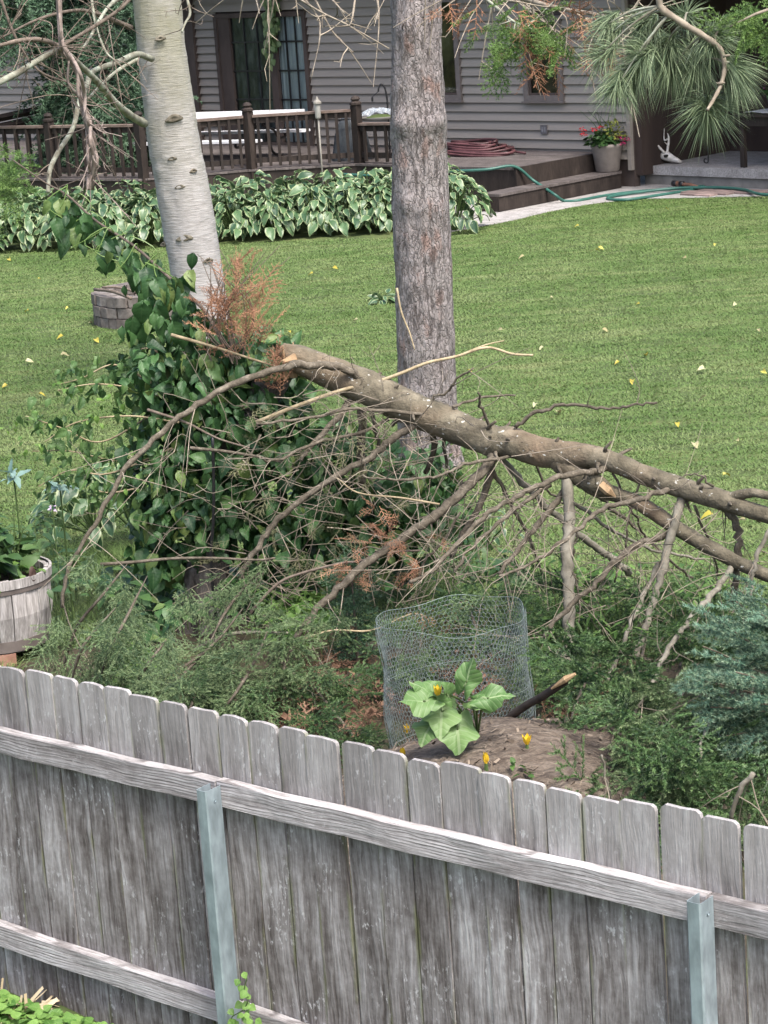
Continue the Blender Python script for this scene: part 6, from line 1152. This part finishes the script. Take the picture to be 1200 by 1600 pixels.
# ------------------------------------------------------------------ the board fence
def fencewood(name, grain):
    m, nt, b, o = newmat(name); n = N(nt); v = objvec(n); Z = grain == 'z'
    st = lambda k, x, y, l: n.mapping(v, (x*k, y*k, l) if Z else (l, x*k, y*k))
    warp = n('VectorMath', {0: n('TexNoise', {'Vector': n.mapping(v, (2.5, 2.5, 1.3) if Z else (1.3, 2.5, 2.5)), 'Scale': 1.5, 'Detail': 3.}).outputs[1], 'Scale': .09 if Z else .05}, operation='SCALE').outputs[0]
    vw = n('VectorMath', {0: v, 1: warp}, operation='ADD').outputs[0]
    sc = (1, 1, .05) if Z else (.05, 1, 1)
    g1 = n.noise(n.mapping(vw, sc), 75., 4, .7); g2 = n.noise(n.mapping(vw, sc), 24., 4, .6); g3 = n.noise(n.mapping(v, (1, 1, .25) if Z else (.25, 1, 1)), 9., 5, .6); g4 = n.noise(v, 22., 5, .7)
    f = n.math('ADD', n.math('ADD', n.math('MULTIPLY', g1, .45), n.math('MULTIPLY', g2, .5)), n.math('ADD', n.math('MULTIPLY', g3, .5), n.math('MULTIPLY', g4, .25)))
    if Z: c = n.ramp(n('MapRange', {0: f, 1: .55, 2: 1.15}).outputs[0], [(.14, (.045, .038, .034)), (.36, (.116, .104, .098)), (.55, (.21, .197, .192)), (.75, (.34, .33, .328)), (.95, (.47, .465, .46))])
    else: c = n.ramp(n('MapRange', {0: f, 1: .55, 2: 1.15}).outputs[0], [(.14, (.1, .09, .087)), (.36, (.23, .215, .212)), (.58, (.36, .345, .345)), (.85, (.5, .49, .49))])
    if Z:    # boards weather pale where rain and sun reach them, above the sheltering rail
        zz = n('SeparateXYZ', {0: n('TexCoord').outputs['Object']}).outputs[2]; zz = n.math('ADD', zz, n.math('MULTIPLY', n.math('SUBTRACT', g3, .5), .35))
        c = n.mix(n('MapRange', {0: zz, 1: 1.22, 2: 1.5, 4: .45}).outputs[0], c, (.37, .36, .355))
    else:    # open late-wood ridges along the rail
        wv = n('TexWave', {'Vector': n.mapping(vw, (.12, .4, 1)), 'Scale': 24., 'Distortion': 5., 'Detail': 3., 'Detail Scale': 1.3}, bands_direction='Z').outputs[1]
        wm = n.math('MULTIPLY', n('MapRange', {0: wv, 1: .0, 2: .42, 3: 1., 4: 0.}).outputs[0], n('MapRange', {0: g3, 1: .35, 2: .6}).outputs[0]); c = n.mix(n.math('MULTIPLY', wm, .85), c, (.07, .062, .06))
    oi = n('ObjectInfo').outputs['Random']; c = n.hsv(c, n('MapRange', {0: oi, 3: .76, 4: 1.14}).outputs[0])
    fl = n.noise(n.mapping(v, (1, 1, .5) if Z else (.5, 1, 1)), 55., 4, .65); reg = n.noise(v, 4.5, 4); flk = n.math('MULTIPLY', n('MapRange', {0: fl, 1: .57, 2: .64}).outputs[0], n('MapRange', {0: reg, 1: .5, 2: .62}).outputs[0]); c = n.mix(n.math('MULTIPLY', flk, .7 if Z else .35), c, (.5, .5, .5))
    if Z:
        u = n.math('ABSOLUTE', n('SeparateXYZ', {0: n('Attribute', attribute_name='luv').outputs['Vector']}).outputs[0]); al = n.math('MULTIPLY', n('MapRange', {0: u, 1: .82, 2: 1.}).outputs[0], n('MapRange', {0: n.noise(n.mapping(v, (4, 4, 1.5)), 2.2, 3), 1: .5, 2: .62}).outputs[0]); c = n.mix(n.math('MULTIPLY', al, .5), c, (.14, .16, .055))
        kv = n('TexVoronoi', {'Vector': n.mapping(vw, (6, 0, 1.7)), 'Scale': 1.}).outputs[0]; kn_ = n('MapRange', {0: kv, 1: .03, 2: .09, 3: 1., 4: 0.}).outputs[0]; c = n.mix(n.math('MULTIPLY', kn_, .55), c, (.06, .05, .045))
    nt.links.new(c, b.inputs['Base Color']); b.inputs['Roughness'].default_value = .9; b.inputs['Specular IOR Level'].default_value = .12
    nt.links.new(n.bump(n.math('ADD', g1, g2), .8, .006), b.inputs['Normal']); return m
M_picket = fencewood('fence_board', 'z'); M_frail = fencewood('fence_rail', 'x')
RF = np.stack([FD, -FNRM, [0, 0, 1.]], 1); FB = FP0.copy(); FB[2] = 0
fence = thing('board_fence', 'weathered grey dog eared board fence with rails and steel posts across the foreground', 'fence', FB, R=RF)
def fpx(x, y, off=0.): P = planepx(x, y, FP0+FNRM*off, FNRM)-FB; return P@FD, P[2]
exs = [-46, -4, 37, 79, 119, 161, 204, 249, 291, 338, 384, 432, 477, 530, 580, 634, 686, 749, 800, 851, 907, 969, 1029, 1096, 1157, 1222, 1290, 1360]
topy = {}; tp = [(-46, 1036), (-4, 1044), (37, 1050), (79, 1058), (119, 1066), (161, 1076), (204, 1088), (249, 1097), (291, 1107), (338, 1118), (384, 1128), (432, 1140), (477, 1150), (530, 1163), (580, 1174), (634, 1186), (686, 1196), (749, 1209), (800, 1220), (851, 1231), (907, 1241), (969, 1254), (1029, 1262), (1096, 1275), (1157, 1290), (1222, 1303), (1290, 1318), (1360, 1334)]
rr = np.random.default_rng(17)
segs = []
for a, b in zip(exs[:-1], exs[1:]):
    ya, yb = np.interp([a, b], [q[0] for q in tp], [q[1] for q in tp]); segs.append((*fpx(a, ya-3), *fpx(b, yb-3)))
sA, zA, sB, zB = segs[0][0], segs[0][1], segs[-1][2], segs[-1][3]; slp = (zB-zA)/(sB-sA)
segs = [(sA-(k+1)*.157, zA-slp*(k+1)*.157, sA-k*.157, zA-slp*k*.157) for k in range(9, -1, -1)]+segs+[(sB+k*.157, zB+slp*k*.157, sB+(k+1)*.157, zB+slp*(k+1)*.157) for k in range(12)]
for s0, z0_, s1, z1_ in segs:
    s0 += .0035; s1 -= .0035; zt = (z0_+z1_)/2+rr.normal()*.006; c = .013+.012*rr.random(); zb = max(.04, zt-1.62); w = s1-s0; th = .018; yo = rr.normal()*.002
    prof = [(s0, zb), (s0, zt-c*1.3), (s0+c*.25, zt-c*.55), (s0+c, zt-.002*rr.random()), (s0+w*.5, zt+rr.normal()*.002), (s1-c, zt-.003*rr.random()), (s1-c*.25, zt-c*.55), (s1, zt-c*1.3), (s1, zb)]
    prof = [(x-s0-w/2, z-zb) for x, z in prof]; k = len(prof); V = [(x, 0, z) for x, z in prof]+[(x, th, z) for x, z in prof]
    e = .0025; V = [(x, 0, z) for x, z in prof]+[(x, th, z) for x, z in prof]
    Fs = [tuple(range(k))[::-1], tuple(range(k, 2*k))]+[(i, (i+1) % k, k+(i+1) % k, k+i) for i in range(k)]
    luv = [(x/(w/2), z, 0) for x, z in prof]*2
    lean = rr.normal()*.004; Rl = np.array([[math.cos(lean), 0, math.sin(lean)], [0, 1, 0], [-math.sin(lean), 0, math.cos(lean)]])
    # split the front so that the edge tint can be interpolated across the board
    cols = [-1, -.8, .8, 1]; 
    VV, FF, LL = list(V), [f for f in Fs[1:]], list(luv)
    bidx = {0: 0, 8: 8}; n0 = len(VV); VV += [(-.8*w/2, 0, 0), (.8*w/2, 0, 0)]; LL += [(-.8, 0, 0), (.8, 0, 0)]
    zl_, zr_ = prof[3], prof[5]; VV += [(-.8*w/2, 0, prof[1][1]), (.8*w/2, 0, prof[1][1])]; LL += [(-.8, 1, 0), (.8, 1, 0)]
    FF += [(0, n0, n0+2, 1), (n0, n0+1, n0+3, n0+2), (n0+1, 8, 7, n0+3), (1, n0+2, 3, 2), (n0+2, n0+3, 5, 4, 3), (n0+3, 7, 6, 5)]
    # front faces look towards the camera's side (-y)
    link('picket', mesh_of('picket', VV, FF, M_picket, False, {'luv': LL}), fence, mat4(((s0+s1)/2, yo, zb), Rl))
posts = [fpx(336, 1225, .05), fpx(1103, 1397, .05)]
ps = [posts[0][0], posts[1][0]]; pitch = ps[1]-ps[0]; pss = [ps[0]-pitch, ps[0], ps[1], ps[1]+pitch, ps[1]+2*pitch-.3]
def rail_at(pxs):      # rail centre height as a function of s from picture points
    S_, Z_ = zip(*[fpx(x, y, .045) for x, y in pxs]); return lambda s: float(np.polyval(np.polyfit(S_, Z_, 1), s))
for pxs, hgt in (([(0, 1161), (333, 1238), (400, 1252), (800, 1348), (1075, 1415), (1200, 1448)], .104), ([(0, 1462), (345, 1580)], .104)):
    zf = rail_at(pxs)
    for a, b in zip(pss[:-1], pss[1:]):
        a_, b_ = a+.004, b-.004; L = b_-a_; n = 14; V, Fs = [], []
        for i in range(n+1):
            s = a_+L*i/n; z = zf(s)+.003*math.sin(i*1.7+a); j = .0015*rr.normal(size=4)
            V += [(s-(a_+b_)/2, -.048+j[0], z-hgt/2-zf((a_+b_)/2)), (s-(a_+b_)/2, -.048+j[1], z+hgt/2-.004-zf((a_+b_)/2)), (s-(a_+b_)/2, -.044, z+hgt/2-zf((a_+b_)/2)), (s-(a_+b_)/2, -.003, z+hgt/2-zf((a_+b_)/2)), (s-(a_+b_)/2, -.003, z-hgt/2-zf((a_+b_)/2))]
        for i in range(n): Fs += [(5*i+k, 5*i+5+k, 5*i+5+(k+1) % 5, 5*i+(k+1) % 5) for k in range(5)]
        Fs = [f[::-1] for f in Fs]+[(0, 1, 2, 3, 4), tuple(5*n+k for k in (4, 3, 2, 1, 0))]
        link('rail', mesh_of('rail', V, Fs, M_frail, False), fence, mat4(((a_+b_)/2, 0, zf((a_+b_)/2))))
M_steel = nmat('galvanised_steel', [(.3, (.2, .25, .27)), (.55, (.28, .34, .37)), (.75, (.36, .42, .45))], 5., (1, 1, .4), .42, .05, rand=0, metal=.35, spec=.5, fine=5)
for s in pss:
    zt = posts[0][1] if s < .8 else posts[1][1]
    if s == pss[0]: zt += .02
    # open channel: web towards the house, two legs, and lips; hollow at the top
    P = [(-.028, -.050), (-.028, -.128), (-.022, -.134), (.022, -.134), (.028, -.128), (.028, -.050), (.025, -.050), (.025, -.127), (.0205, -.131), (-.0205, -.131), (-.025, -.127), (-.025, -.050)]
    k = len(P); V = [(x, y, -.3) for x, y in P]+[(x, y, zt) for x, y in P]; Fs = [(i, (i+1) % k, k+(i+1) % k, k+i) for i in range(k)]+[(k+i, k+(i+1) % 6 if False else k+i+1, k+10-i, k+11-i) for i in range(5)]
    po = link('steel_post', mesh_of('steel_post', V, Fs, M_steel), fence, mat4((s, 0, 0)))
    for zz in (zt-.05, zt-1.0): MB().lathe([(0, 0), (.005, .001), (.006, .004)], (0, 0, 0), 8).build('screw', M_steel, po, local=True, M=mat4((.0292, -.09, zz), np.array([[0, 0, 1.], [0, 1, 0], [-1, 0, 0]])))
# ------------------------------------------------------------------ plants on this side of the fence
M_cov = leafmat('cover_leaf', (.06, .15, .025), (.17, .3, .07), vein=(.2, .32, .1), rough=.5, trans=.3)
LC = [leaf(.045, .05, 'heart', .15, .3, 4, 4, .3, s) for s in range(4)]; r = np.random.default_rng(14); P = []
nearz = lambda x, y: float(ghgt(x, y))
for _ in range(1500):
    x, y = r.uniform(-60, 175), r.uniform(1520, 1640); lim = 1525+max(0, x-60)*.62
    if y < lim+r.normal()*8: continue
    q = G(x, y, .22); 
    if fence_dist(q[0], q[1]) < .06: continue
    z = .23+.1*r.random()*min(1, (y-lim+30)/60); q = G(x, y, z); P.append(q)
P = np.array(P); Rs = np.array([frame([r.normal(), -.5+r.normal()*.5, .2], [r.normal()*.35, -.3, 1]) for _ in P]); scatter('ground_cover', LC, Rs, P, r.uniform(.6, 1.25, len(P)), M_cov, seed=15, smooth=True)
straw = [G(r.uniform(-20, 70), r.uniform(1560, 1640), .235) for _ in range(160)]
scatter('straw_litter', chip, rand_frames(len(straw), r, [[1, 0, .1]]*160, .8), np.array(straw), r.uniform(1.2, 2.6, 160), leafmat('straw_pale', (.35, .28, .17), (.5, .42, .28), rough=.9, trans=0), seed=16)
def small_vine(px, label, seed):
    S_, _ = fpx(px[-1][0], px[-1][1], .14); b = FB+FD*S_+FNRM*.16; b[2] = .22; t = thing('small_vine', label, 'vine', b); K = crom([planepx(x, y, FP0+FNRM*.15, FNRM) for x, y in px], 5); MB().tube(K, .0025, 5).build('stem', M_stem, t, True); r_ = np.random.default_rng(seed)
    for i, q in enumerate(K):
        if i % 2: continue
        for _ in range(2 if i > len(K)*.5 else 1):
            o = link('leaf', VM[int(r_.integers(4))], t, mat4(tolocal(t, q+r_.normal(size=3)*.014), frame([r_.normal()*.6, -.3, -.5], [r_.normal()*.4, -1, .5])*r_.uniform(.4, .8)))
VM = [mesh_of('leaf', V, F_, M_cov, True, {'luv': L}) for V, F_, L in LC]
small_vine([(386, 1528), (382, 1545), (388, 1560), (380, 1578), (362, 1590), (372, 1605)], 'small bright green vine climbing the foot of the left steel post', 3)
small_vine([(378, 1575), (392, 1590), (398, 1605)], 'tuft of heart shaped leaves at the base of the left steel post', 4)
